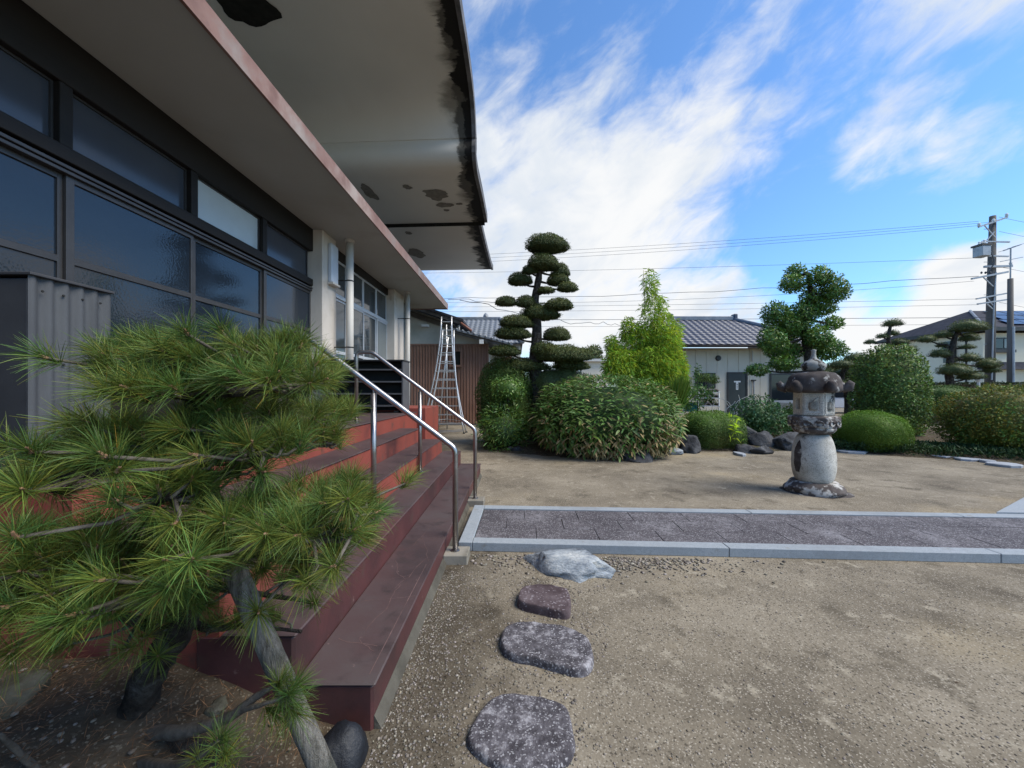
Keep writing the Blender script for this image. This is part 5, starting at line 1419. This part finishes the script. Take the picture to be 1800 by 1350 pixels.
# ================================================================== UTILITY POLES AND WIRES
PY = 20.0
def pp(px, py, Y=PY): return at(px, py, Y)
up = thing('utility_pole', (pp(1740, 690).x, PY, 0), 'tall concrete utility pole with transformer and cross arms', 'utility pole')
xt, xbm = pp(1745, 380).x, pp(1739, 690).x
MB().tube([(xbm, PY, 0), (xbm + (xt - xbm) * .5, PY, pp(0, 530).z), (xt, PY, pp(0, 380).z)], [0.20, 0.17, 0.125], 14).build('pole', M['concpole'], up, smooth=True)
def arm(ax, ay, bx, by, w=0.08, dy=-0.2):
    a, b_ = pp(ax, ay), pp(bx, by); a.y += dy; b_.y += dy
    return MB().bar(a, b_, w, w).build('cross_arm', M['galv'], up)
arm(1712, 402, 1762, 385); arm(1718, 427, 1766, 428, .06); arm(1712, 452, 1764, 453, .06); arm(1722, 471, 1770, 470, .10); arm(1700, 492, 1763, 480, .09); arm(1708, 527, 1763, 517, .07); arm(1710, 536, 1763, 528, .07)
for (ax, ay, bx, by) in ((1720, 490, 1738, 505), (1725, 525, 1738, 538), (1726, 536, 1738, 545), (1722, 400, 1742, 420), (1726, 425, 1740, 410)):
    a, b_ = pp(ax, ay), pp(bx, by); a.y -= .22; b_.y -= .18
    MB().bar(a, b_, .04, .04).build('arm_brace', M['galv'], up)
tr = MB(); c_ = pp(1714, 446); tr.box(c_.x - .22, c_.x + .24, PY - .5, PY - .05, pp(0, 455).z, pp(0, 437).z)
tr = tr.build('transformer', M['galv'], up, 0.03)
MB().box(c_.x - .26, c_.x + .28, PY - .53, PY - .02, pp(0, 437).z + .001, pp(0, 435).z + .03).build('lid', M['concpole'], tr)
for k in range(3):
    MB().lathe([(0.03, 0), (0.055, 0.04), (0.03, 0.08), (0.055, 0.12), (0.03, 0.16)], c_.x - .12 + k * .13, PY - .28, 8).build('bushing', M['white'], tr).location.z += pp(0, 434).z
for px, py in ((1713, 398), (1738, 391), (1761, 381), (1722, 427), (1731, 433), (1727, 440), (1768, 466)):
    q_ = pp(px, py)
    MB().lathe([(0.03, q_.z - .10), (0.075, q_.z - .05), (0.045, q_.z), (0.075, q_.z + .04), (0.03, q_.z + .09)], q_.x, PY - .2, 8).build('insulator', M['white'], up, smooth=True)
for k in range(9):
    z = 3.0 + k * 0.85
    MB().bar((xbm - .28, PY, z), (xbm + .3, PY, z + (.0)), .02, .02).build('step_bolt', M['galv'], up)
MB().tube([(xbm - .12, PY - .2, 2.0), (xbm - .02, PY - .2, 5.5), (xt - .05, PY - .18, pp(0, 480).z)], 0.03, 6).build('conduit', M['galv'], up)
MB().tube(smoothpts([pp(1726, 440) + Vector((0, -.3, 0)), pp(1733, 465) + Vector((0, -.35, 0)), pp(1722, 482) + Vector((0, -.3, 0))], 5), 0.03, 6).build('jumper_cable', M['wire'], up)
for px in (1715, 1722, 1730): MB().lathe([(0.02, 0), (0.05, .06), (0.02, .12)], pp(px, 480).x, PY - .25, 7).build('clamp', M['wire'], up).location.z += pp(px, 484).z
P2 = 19.0
u2 = thing('service_pole', (at(1776, 690, P2).x, P2, 0), 'slim shorter pole with an antenna, right of the utility pole', 'pole')
x2 = at(1776, 0, P2).x
MB().tube([(x2, P2, 0), (x2, P2, at(0, 490, P2).z)], [0.13, 0.10], 12).build('pole', M['concpole'], u2, smooth=True)
MB().tube([(x2, P2, at(0, 490, P2).z - .3), (x2 + .02, P2, at(0, 437, P2).z)], 0.03, 7).build('mast', M['galv'], u2)
a, b_ = at(1764, 441, P2), at(1795, 430, P2)
MB().bar(a, b_, .03, .03).build('antenna', M['galv'], u2)
a, b_ = at(1758, 460, P2), at(1798, 452, P2); MB().bar(a, b_, .03, .03).build('antenna', M['galv'], u2)
for k in range(4):
    q_ = at(1766 + k * 8, 440 - k * 3, P2); MB().bar(q_ + Vector((0, -.25, 0)), q_ + Vector((0, .25, 0)), .015, .015).build('antenna_rod', M['galv'], u2)
MB().tube([(x2 - .02, P2 - .14, 0), (x2 - .02, P2 - .14, at(0, 575, P2).z)], .045, 8).build('conduit', M['galv'], u2)
def wire(p0, p1, sag, label, r=0.011, wav=0.0):
    n = 28; pts = []
    for k in range(n + 1):
        f = k / n; p = p0.lerp(p1, f); p.z -= sag * 4 * f * (1 - f)
        if wav: p.z += wav * mnoise.noise(Vector((f * 16, 2.2, 0)))
        pts.append(p)
    tag(MB().tube(pts, r, 5, cap=False).build('power_line', M['wire'], None), label, 'cable', 'overhead cables')
YL = 27.0
for i, (yl, yr, xr, sag, lab) in enumerate(((455, 392, 1712, .25, 'topmost overhead cable running left from the utility pole'), (461, 393, 1738, .3, 'second overhead cable from the top, left of the utility pole'), (468, 399, 1716, .3, 'third overhead cable from the top, left of the utility pole'),
        (481, 455, 1722, .15, 'thin overhead cable at transformer height'), (525, 487, 1712, .35, 'wavy bundled cable below the transformer'), (528, 496, 1704, .55, 'overhead cable leaving the long lower cross arm'), (540, 527, 1710, .1, 'flat overhead cable just above the annex roof ridge'), (548, 537, 1712, .1, 'second flat overhead cable above the annex roof ridge'), (562, 559, 1738, .05, 'overhead cable level with the annex ridge'), (574, 571, 1738, .05, 'lowest overhead cable crossing behind the annex roof'))):
    wire(pp(xr, yr) + Vector((0, -.2, 0)), at(640, yl, YL), sag, lab, 0.008 if i not in (4, 8) else 0.013, 0.12 if i == 4 else 0)
for i, (yl, yr, lab) in enumerate(((383, 392, 'short high cable running right from the pole top'), (408, 420, 'second cable running right from the pole top'), (470, 475, 'cable crossing from the pole to the right edge'), (532, 541, 'low cable running right past the service pole'), (548, 560, 'lowest cable running right past the service pole'))):
    wire(pp(1752, yl) + Vector((0, -.1, 0)), at(2300, yr + 60, 18.0), .3, lab, 0.008)
wire(Vector((-2.2, 15.0, 5.0)), at(1100, 569, 26), 0.35, 'slack drop cable from the hall eave across the sky', 0.014, 0.25)
wire(Vector((-2.6, 14.7, 4.95)), at(1000, 534, 26), 0.1, 'thin drop cable above the slack one at the hall eave', 0.010, 0.15)

# ================================================================== PLANTS
def sc(Y): return Y / FPX
def wid(px, w, Y):        # real half width of a round form seen off axis
    th_ = math.atan2(abs(px - CX), FPX); return w * Y / FPX * (0.15 + 0.85 * math.cos(th_))
def bush(px, pyb, w, top, Yc, m, label, name='clipped_shrub', dens=900, L=0.04, W=0.022, power=2.4, depth=None, zc=None, cat='shrub', **kw):
    """rounded shrub: centre px, top row, half width; its middle stands Yc away"""
    rx = wid(px, w, Yc); zt = at(px, top, Yc).z; ry = depth or rx * 0.9
    z0 = 0.02
    t = thing(name, (at(px, 0, Yc).x, Yc, 0), label, cat)
    if zc is None: c_, rz = zt * 0.46, zt * 0.54
    else: c_, rz = zc, zt - zc
    fol_obj('foliage', [((at(px, 0, Yc).x, Yc, c_), (rx, ry, rz))], m, t, dens=dens, L=L, W=W, power=power, **kw)
    limb('stem', [(at(px, 0, Yc).x, Yc, 0), (at(px, 0, Yc).x, Yc, c_)], 0.05, 0.03, t, M['bark'], 6, 3)
    return t
bush(890, 790, 50, 626, 10.9, M['boxleaf'], 'tall dark rounded shrub left of the cloud pruned tree', dens=2000, L=0.045, W=0.025, lump=0.14, lsc=2.4, lo=.84, depth=0.75)
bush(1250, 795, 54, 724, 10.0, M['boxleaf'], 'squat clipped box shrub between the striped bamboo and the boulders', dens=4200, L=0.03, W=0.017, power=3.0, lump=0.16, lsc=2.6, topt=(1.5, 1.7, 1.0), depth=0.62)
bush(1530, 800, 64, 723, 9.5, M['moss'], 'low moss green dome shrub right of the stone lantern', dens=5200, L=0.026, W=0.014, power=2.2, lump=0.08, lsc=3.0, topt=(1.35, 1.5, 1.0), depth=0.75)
bush(1562, 745, 69, 609, 12.2, M['gloss'], 'tall egg shaped glossy leaved shrub behind the moss green dome', dens=1000, L=0.075, W=0.045, power=2.5, lump=0.09, lsc=2.6, tl=(0.4, 2.1, 0.2), lo=.78)
bush(1785, 815, 140, 679, 9.0, M['olive'], 'wide loosely clipped shrub at the right edge of the court', dens=1500, L=0.055, W=0.032, power=2.7, lump=0.13, lsc=2.4, lo=.8, tl=(0.55, 1.7, 0.3), depth=1.1)
bush(1335, 770, 50, 699, 12.0, M['peony'], 'loose dark leafy shrub behind the boulders', 'leafy_shrub', dens=420, L=0.12, W=0.05, power=2.0, lump=0.25, lo=0.5, corek=0.7)
bush(1388, 770, 20, 712, 13.0, M['moss'], 'small yellowish shrub beside the loose leafy shrub', 'leafy_shrub', dens=700, L=0.07, W=0.03, lump=0.2, lo=0.6, tl=(0.4, 0.8, 0.2))
bush(984, 720, 62, 642, 10.8, M['nleaf'], 'dark spreading conifer shrub under the cloud pruned tree', 'conifer_shrub', dens=1000, L=0.05, W=0.02, lump=0.3, zc=1.25, depth=0.6)
bush(893, 716, 32, 662, 10.0, M['camphor'], 'bright green leafy spray in front of the dark rounded shrub', 'leafy_shrub', dens=700, L=0.06, W=0.03, lump=0.3, lo=0.5, zc=1.5, depth=0.35)
bush(1665, 700, 60, 678, 14.5, M['boxleaf'], 'low clipped hedge mound under the right hand pine', dens=900, L=0.05, W=0.03, zc=1.1)
# far dark hedge at the right
hg = thing('hedge', (21.5, 17.5, 0), 'long dark clipped hedge below the far cream house', 'hedge')
n = 15000
Pn = np.stack([rng.uniform(17.5, 40, n), np.where(rng.random(n) < .5, 17.2, rng.uniform(17.2, 18.2, n)), rng.uniform(0, 1.78, n)], 1)
topm = rng.random(n) < 0.4; Pn[topm, 2] = 1.78 + rng.normal(0, .02, topm.sum())
V, F, T = leaves(Pn, rdir(n) + np.array([0, -.5, .3]), rdir(n), 0.07 * rng.uniform(.7, 1.3, n), 0.04, tint=tints(n, .5, 1.1))
stuff(obj('foliage', mesh_np('foliage', V, F, False, T), M['nleaf'], hg))
MB().box(17.5, 40, 17.25, 18.2, 0, 1.74).build('inner_twigs', M['soil'], hg)
# ground cover at the foot of the wide shrub
n = 12000
Pn = np.stack([rng.uniform(7.4, 12.5, n), np.zeros(n), np.zeros(n)], 1)
Pn[:, 1] = 9.35 - (Pn[:, 0] - 7.4) * 0.55 + rng.uniform(0.12, 1.6, n); Pn[:, 2] = rng.uniform(0.03, 0.22, n)
V, F, T = leaves(Pn, rdir(n) + np.array([0, -.2, .8]), rdir(n), 0.09 * rng.uniform(.6, 1.4, n), 0.03, tint=tints(n, .5, 1.3))
tag(stuff(obj('ground_cover', mesh_np('ground_cover', V, F, False, T), M['cover'])), 'dark grassy ground cover in front of the wide shrub', 'ground cover')

# striped bamboo mound: the largest leaves are single objects
sasa = thing('striped_bamboo_mound', (2.15, 9.2, 0), 'wide mound of dwarf striped bamboo with straw coloured leaf edges', 'shrub')
sc_c, sc_r = (2.12, 9.25, 0.82), (1.72, 1.35, 1.0)
def sasa_leaves(n, lo):
    P, N = ell_shell(sc_c, sc_r, n, lo, 0.10, 1.6, 3.0, None, 2.3)
    k = P[:, 2] > 0.06; P, N = P[k], N[k]; n = len(P)
    a = rng.uniform(0, 6.283, n)
    H_ = np.stack([np.cos(a), np.sin(a), rng.uniform(-0.5, 0.45, n)], 1)
    D = N * 0.5 + H_ * 0.95 + np.array([0, 0, -0.05])
    low = np.clip((1.05 - P[:, 2]) / 0.9, 0, 1)
    D[:, 2] -= low * 0.42
    NN = N * 0.6 + np.array([0, 0, 0.9]) + rdir(n) * 0.35
    straw = rng.random(n) < (0.06 + 0.5 * low * (0.6 + 0.7 * (P[:, 0] > 1.2)))
    g = np.array([[0.085, 0.19, 0.035]]) * rng.uniform(0.6, 1.5, (n, 1)) * np.stack([rng.uniform(.8, 1.4, n), np.ones(n), rng.uniform(.7, 1.5, n)], 1)
    s = np.array([[0.42, 0.31, 0.15]]) * rng.uniform(0.55, 1.25, (n, 1))
    T = np.where(straw[:, None], s, g)
    return P, D, NN, T
def leaf6(P, D, N, L, W, T, droop, rim):
    """broad leaf: straw coloured rim round a green blade, folded on the midrib"""
    n = len(P); D = unit(D); S = unit(np.cross(D, N)); U = unit(np.cross(S, D))
    L = L[:, None]; W = W[:, None]; Z = np.array([0, 0, -1.0])
    q = [P, P + D * L * .3 + S * W * .5 + U * W * .18, P + D * L * .68 + S * W * .42 + U * W * .14 + Z * L * droop * .4, P + D * L + Z * L * droop,
         P + D * L * .68 - S * W * .42 + U * W * .14 + Z * L * droop * .4, P + D * L * .3 - S * W * .5 + U * W * .18, P + D * L * .34, P + D * L * .7 + Z * L * droop * .45]
    V = np.stack(q, 1).reshape(-1, 3)
    base_ = np.array([[0, 1, 6], [1, 2, 7], [1, 7, 6], [2, 3, 7], [3, 4, 7], [4, 5, 6], [4, 6, 7], [5, 0, 6]])
    F = (np.arange(n)[:, None, None] * 8 + base_[None]).reshape(-1, 3)
    TT = np.repeat(T[:, None, :], 8, 1)
    TT[:, [1, 2, 3, 4, 5], :] = TT[:, [1, 2, 3, 4, 5], :] * (1 - rim[:, None, None]) + np.array([0.30, 0.27, 0.13]) * rim[:, None, None]
    return V, F, TT.reshape(-1, 3)
P, D, NN, T = sasa_leaves(8500, 0.78)
V, F, TT = leaf6(P, D, NN, rng.uniform(.11, .19, len(P)), rng.uniform(.03, .046, len(P)), T, 0.18, rng.uniform(0, .35, len(P)))
stuff(obj('small_leaves', mesh_np('small_leaves', V, F, False, TT), M['sasa'], sasa))
cv = core(sc_c, sc_r, 0.74, 0.1, 1.6, 3.0, None, 2.3)
obj('inner_stems', mesh_np('inner_stems', cv[0], cv[1], True, np.ones((len(cv[0]), 3))), M['cover'], sasa)
P, D, NN, T = sasa_leaves(560, 0.985)
fr_ = np.argsort(P[:, 1] - 0.15 * P[:, 2])[:300]
for i in fr_:
    V, F, TT = leaf6(P[i:i + 1], D[i:i + 1], NN[i:i + 1], np.array([random.uniform(.15, .23)]), np.array([random.uniform(.042, .058)]), T[i:i + 1], 0.22, np.array([random.uniform(.0, .5)]))
    obj('leaf', mesh_np('leaf', V, F, False, TT), M['sasa'], sasa)
# small fresh bamboo left of it
sm = thing('dwarf_bamboo', (-0.32, 9.6, 0), 'low fresh green dwarf bamboo left of the striped bamboo mound', 'shrub')
n = 2600
P, N = ell_shell((at(886, 0, 9.7).x, 9.7, 0.5), (0.66, 0.55, 0.62), n, 0.4, 0.2, 2.5, 8.0)
P[:, 2] = np.maximum(P[:, 2], .03)
V, F, T = leaves(P, N * .5 + rdir(n) * .7 + np.array([0, 0, .25]), N + rdir(n) * .5, rng.uniform(.09, .17, n), 0.022, droop=.15, tint=np.array([[1, 1, 1]]) * tints(n, .5, 1.3, .2))
stuff(obj('foliage', mesh_np('foliage', V, F, False, T), M['camphor'], sm))
cv = core((at(886, 0, 9.7).x, 9.7, 0.45), (0.66, 0.55, 0.62), .62)
obj('inner_stems', mesh_np('inner_stems', cv[0], cv[1], True, np.ones((len(cv[0]), 3))), M['cover'], sm)

# golden bamboo clump
gb = thing('golden_bamboo', (at(1140, 0, 11).x, 11.0, 0), 'tall yellow green bamboo clump rising to a feathery tip', 'bamboo')
GY = 11.0
gb_bl = [(1142, 500, 13, 28), (1150, 545, 22, 35), (1168, 595, 30, 40), (1128, 590, 16, 30), (1104, 585, 13, 28), (1076, 610, 12, 24), (1090, 645, 30, 40), (1150, 650, 50, 55), (1180, 665, 24, 50), (1128, 705, 60, 35)]
V_, F_, T_ = [], [], []
parts = []
for i, (px, py, w, h) in enumerate(gb_bl):
    n = int(w * h * (4.2 if py > 620 else (2.6 if py > 560 else 1.25)))
    c_ = np.array(at(px, py, GY)); rr = np.array([w * sc(GY), min(.55, w * sc(GY) * 1.0), h * sc(GY)])
    d = rdir(n) * rng.random((n, 1)) ** .40
    d = d * (1 + .45 * vnoise(c_ + d * rr, 3.2, 5.0 + i))[:, None]
    P = c_ + d * rr
    D = rdir(n) * .7 + np.array([0.15, 0, -0.45]) + unit(d) * .35
    parts.append(leaves(P, D, rdir(n) + np.array([0, -.5, .6]), rng.uniform(.10, .19, n), rng.uniform(.014, .023, n), .2, .25, tints(n, .5, 1.35, .2)))
V, F, T = merge(parts)
stuff(obj('foliage', mesh_np('foliage', V, F, False, T), M['gold'], gb))
M['culm'] = mat('golden_culm', [(0.26, 0.24, 0.06), (0.36, 0.33, 0.10)], 0.5, 3)
for (pb, pt_, ty) in ((1145, 1131, 475), (1150, 1165, 540), (1125, 1102, 558), (1100, 1073, 588), (1170, 1188, 590), (1146, 1146, 610)):
    limb('culm', [at(pb, 770, GY), at((pb * 2 + pt_) / 3, 680, GY), at((pb + 2 * pt_) / 3, 600, GY) if ty < 590 else at(pt_, 640, GY), at(pt_, ty, GY)], 0.025, 0.006, gb, M['culm'], 6, 5, 0.0)
# bound bundle of green stalks
bd = thing('stalk_bundle', at(1190, 790, 10.2), 'bound fan of dark green stalks right of the golden bamboo', 'plant')
n = 420
b0 = np.array(at(1183, 735, 10.2)) + rng.normal(0, .05, (n, 3)); top_ = np.array(at(1196, 655, 10.2))
tipx = rng.normal(0, .22, n)
tp = np.stack([top_[0] + tipx + .05, top_[1] + rng.normal(0, .12, n), top_[2] + rng.uniform(-.25, .05, n) - np.abs(tipx) * .3], 1)
V, F, T = leaves(b0, tp - b0, rdir(n), np.linalg.norm(tp - b0, axis=1), 0.025, .2, .0, tints(n, .6, 1.3, .2))
stuff(obj('stalks', mesh_np('stalks', V, F, False, T), M['moss'], bd))
MB().lathe([(0.10, b0[:, 2].mean() + .35), (0.10, b0[:, 2].mean() + .39)], float(b0[:, 0].mean()) + .04, 10.2, 10).build('binding', M['twig'], bd)
limb('stem', [(float(b0[:, 0].mean()), 10.2, 0), tuple(b0.mean(0))], .08, .06, bd, M['bark'], 7, 3)
# yellow sprig in the box shrub
sp = thing('yellow_sprig', at(1290, 750, 9.5), 'bright yellow bamboo sprig poking out of the box shrub', 'plant')
n = 46
b0 = np.array(at(1286, 750, 9.5)) + rng.normal(0, 1, (n, 3)) * np.array([.10, .06, .14])
V, F, T = leaves(b0, rdir(n) * .7 + np.array([.4, -.3, .2]), rdir(n), rng.uniform(.15, .24, n), .03, .2, .2, tints(n, .9, 1.5, .1))
obj('leaves', mesh_np('leaves', V, F, False, T * np.array([1.6, 1.5, 1.0])), M['gold'], sp)
limb('stem', [at(1280, 790, 9.6), at(1286, 740, 9.5)], .012, .006, sp, M['culm'], 5, 3)

# cloud pruned trees
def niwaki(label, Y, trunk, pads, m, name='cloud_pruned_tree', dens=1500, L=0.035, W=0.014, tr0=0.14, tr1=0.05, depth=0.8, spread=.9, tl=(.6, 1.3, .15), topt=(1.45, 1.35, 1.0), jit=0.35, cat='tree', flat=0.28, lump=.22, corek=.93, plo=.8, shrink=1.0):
    tp_ = [at(px, py, Y) for px, py in trunk]
    t = thing(name, (tp_[0].x, Y, 0), label, cat)
    if tp_[0].z > 0.02: tp_ = [Vector((tp_[0].x, Y, 0))] + tp_
    limb('trunk', tp_, tr0, tr1, t, M['bark'], 9, 5, .1)
    spine = smoothpts(tp_, 8)
    for i, (px, py, w, h) in enumerate(pads):
        dy = random.uniform(-jit, jit)
        cpt = at(px, py, Y); cpt.y += dy
        rx = wid(px, w, Y) * shrink; rz = h * sc(Y) * shrink
        near = min(spine, key=lambda q: (Vector((q.x, q.y, q.z + .15)) - cpt).length)
        if (near - cpt).length > rx * .6:
            mid = near.lerp(cpt, .55) + Vector((0, 0, -rz * .5))
            limb('branch', [near, mid, cpt + Vector((0, 0, -rz * .3))], tr1 * .8, tr1 * .3, t, M['bark'], 6, 4, .12)
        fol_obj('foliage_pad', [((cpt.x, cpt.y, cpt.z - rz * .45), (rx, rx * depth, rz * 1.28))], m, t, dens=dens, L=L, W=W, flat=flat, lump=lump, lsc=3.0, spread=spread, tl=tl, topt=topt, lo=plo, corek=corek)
    return t
niwaki('tall cloud pruned tree with stacked dark pads behind the steps', 10.6, [(944, 780), (946, 700), (940, 640), (944, 580), (940, 530), (947, 490), (950, 460), (960, 432)],
       [(962, 429, 33, 16), (955, 464, 26, 14), (985, 472, 15, 13), (931, 475, 12, 8), (914, 488, 20, 11), (982, 489, 19, 10), (996, 506, 16, 8), (959, 511, 13, 5), (889, 530, 17, 8), (923, 531, 15, 10), (950, 547, 31, 15), (981, 537, 23, 10), (908, 567, 27, 11), (902, 586, 29, 11), (979, 586, 23, 12), (887, 617, 26, 9), (990, 622, 42, 15), (955, 612, 22, 12), (925, 640, 35, 12), (1005, 640, 30, 10)],
       M['nleaf'], dens=3800, L=0.04, W=0.018, tr0=0.2, tr1=0.045, jit=.2, tl=(.6, 1.4, .15), topt=(1.5, 1.4, .9), shrink=1.12)
niwaki('right hand pine with layered pads before the far cream house', 16.5, [(1672, 690), (1668, 655), (1672, 620), (1680, 590), (1690, 575)],
       [(1690, 574, 38, 12), (1639, 594, 20, 7), (1707, 592, 22, 8), (1668, 586, 20, 7), (1665, 605, 12, 5), (1692, 610, 18, 4), (1652, 620, 22, 9), (1715, 627, 26, 9), (1672, 649, 36, 12), (1730, 638, 27, 10), (1741, 648, 20, 8), (1700, 660, 30, 8)],
       M['nleaf'], 'layered_pine', dens=800, L=0.07, W=0.016, tr0=.17, tr1=.06, tl=(.6, 1.3, .2), topt=(2.2, 2.0, .9))
niwaki('smaller pine with flat pads above the egg shaped shrub', 20.0, [(1562, 690), (1563, 620), (1562, 590), (1566, 570)],
       [(1570, 567, 21, 7), (1579, 583, 15, 6), (1552, 590, 12, 5), (1539, 599, 12, 5), (1584, 600, 21, 7), (1600, 612, 18, 6)],
       M['nleaf'], 'layered_pine', dens=600, L=0.08, W=0.02, tr0=.15, tr1=.06, topt=(1.6, 1.6, .9))
niwaki('dark low pine between the lantern roof and the egg shaped shrub', 15.0, [(1490, 700), (1480, 660), (1500, 640)],
       [(1505, 628, 26, 10), (1470, 640, 28, 9), (1500, 655, 35, 10), (1478, 676, 30, 10), (1525, 640, 20, 8)],
       M['nleaf'], 'layered_pine', dens=700, L=0.07, W=0.018, tr0=.13, tr1=.05, topt=(1.3, 1.3, 1.0))
# broadleaf tree behind the lantern
niwaki('bushy glossy leaved tree rising behind the stone lantern', 12.6, [(1428, 770), (1425, 690), (1420, 620), (1415, 570), (1425, 520), (1420, 480)],
       [(1412, 469, 22, 13), (1393, 494, 26, 15), (1429, 486, 25, 16), (1456, 506, 31, 22), (1432, 516, 26, 17), (1450, 533, 34, 16), (1364, 546, 30, 19), (1412, 545, 30, 18), (1398, 566, 52, 22), (1478, 562, 24, 11), (1351, 594, 30, 20), (1392, 607, 38, 20), (1450, 607, 40, 20), (1375, 636, 32, 12), (1329, 648, 23, 9), (1425, 590, 30, 16)],
       M['camphor'], 'broadleaf_tree', dens=620, L=0.095, W=0.046, corek=.55, tr0=.17, tr1=.06, flat=.7, tl=(.45, 1.45, .2), topt=(1.35, 1.3, .9), lump=.32, jit=.4, plo=.55, shrink=.92)
# dark far trees along the horizon
for i, (px, py, w, h, Y, lab) in enumerate(((1040, 615, 18, 10, 40, 'distant dark pine seen between the cloud pruned tree and the bamboo'), (1018, 628, 16, 8, 42, 'distant dark tree just left of the far pine'), (1478, 650, 60, 16, 45, 'distant dark trees behind the egg shaped shrub'))):
    niwaki(lab, Y, [(px, 690), (px, py)], [(px - w * .4, py + 3, w * .6, h), (px + w * .4, py, w * .6, h), (px, py + h, w, h), (px + 3, py + 2.4 * h, w, h)], M['nleaf'], 'distant_tree', dens=60, L=.3, W=.12, tr0=.25, tr1=.1)
fs = thing('far_shed', (10, 60, 0), 'pale flat roofed shed glimpsed between the trees', 'shed')
a, b_ = at(1022, 632, 38), at(1068, 690, 38)
MB().box(a.x, b_.x, 38, 42, 0, a.z - .2).build('wall', M['cream'], fs)
MB().box(a.x - .2, b_.x + .2, 37.6, 42.2, a.z - .2, a.z + .05).build('roof', M['plaster'], fs)
# thin dead twig shrub by the annex door and tall stem plant
tw = thing('bare_shrub', at(1288, 745, 14), 'pale bare twisted twigs before the dark annex door', 'shrub')
for k in range(7):
    p0 = at(1285, 722, 14) + Vector((random.uniform(-.2, .3), 0, 0)); p2 = p0 + Vector((random.uniform(-.5, .7), random.uniform(-.1, .1), random.uniform(.3, .6)))
    limb('twig', [p0 + Vector((0, 0, -.6)), p0, p0.lerp(p2, .5) + Vector((random.uniform(-.12, .12), 0, random.uniform(-.08, .12))), p2], .016, .008, tw, M['plaster'], 5, 4, .1)
ts = thing('young_tree', at(1225, 750, 13.2), 'thin young tree with sparse leaves left of the annex window', 'tree')
limb('trunk', [at(1228, 772, 13.2), at(1226, 700, 13.2), at(1224, 645, 13.2)], .025, .008, ts, M['bark'], 6, 5)
fol_obj('crown', [(at(1226, 655, 13.2), (.12, .12, .3)), (at(1215, 690, 13.2), (.5, .3, .35)), (at(1208, 712, 13.2), (.6, .3, .3)), (at(1240, 690, 13.2), (.35, .2, .25))], M['camphor'], ts, dens=260, L=.09, W=.04, corek=0, lo=.1)

# parked car glimpsed behind
car = thing('parked_car', (at(1488, 0, 24).x, 24, 0), 'silver parked car glimpsed between the lantern and the egg shaped shrub', 'car')
cx_ = at(1488, 0, 24).x
MB().prism([(cx_ - 2, 24, .35), (cx_ + 2, 24, .35), (cx_ + 2.05, 24, .8), (cx_ + 1.9, 24, .95), (cx_ + 1.0, 24, 1.0), (cx_ + .5, 24, 1.45), (cx_ - .9, 24, 1.48), (cx_ - 1.6, 24, 1.0), (cx_ - 2.05, 24, .9)], (0, 1.7, 0)).build('body', M['carpaint'], car, .05)
MB().prism([(cx_ + .8, 23.98, 1.0), (cx_ + .42, 23.98, 1.38), (cx_ - .85, 23.98, 1.40), (cx_ - 1.3, 23.98, 1.02)], (0, .03, 0)).build('window', M['glassdark'], car)
for dx in (-1.25, 1.25):
    wv = MB(); wv.lathe([(0.3, 0), (.32, .04), (.32, .18), (.3, .22)], 0, 0, 20)
    w_ = wv.build('wheel', M['rubber'], car); w_.matrix_local = Matrix.Translation(Vector((cx_ + dx, 24.2, .32)) - car.location) @ Matrix.Rotation(R(90), 4, 'X')
# garden lamp by the hedge
gl = thing('garden_lamp', at(1720, 690, 16.8), 'small white mushroom garden lamp before the hedge', 'lamp')
g_ = at(1720, 672, 16.8)
MB().lathe([(.05, 0), (.05, g_.z), (.11, g_.z + .1), (.11, g_.z + .22)], g_.x, 16.8, 12).build('post', M['white'], gl)
MB().lathe([(.02, g_.z + .32), (.24, g_.z + .24), (.24, g_.z + .22), (.02, g_.z + .222)], g_.x, 16.8, 14).build('cap', M['rackside'], gl)
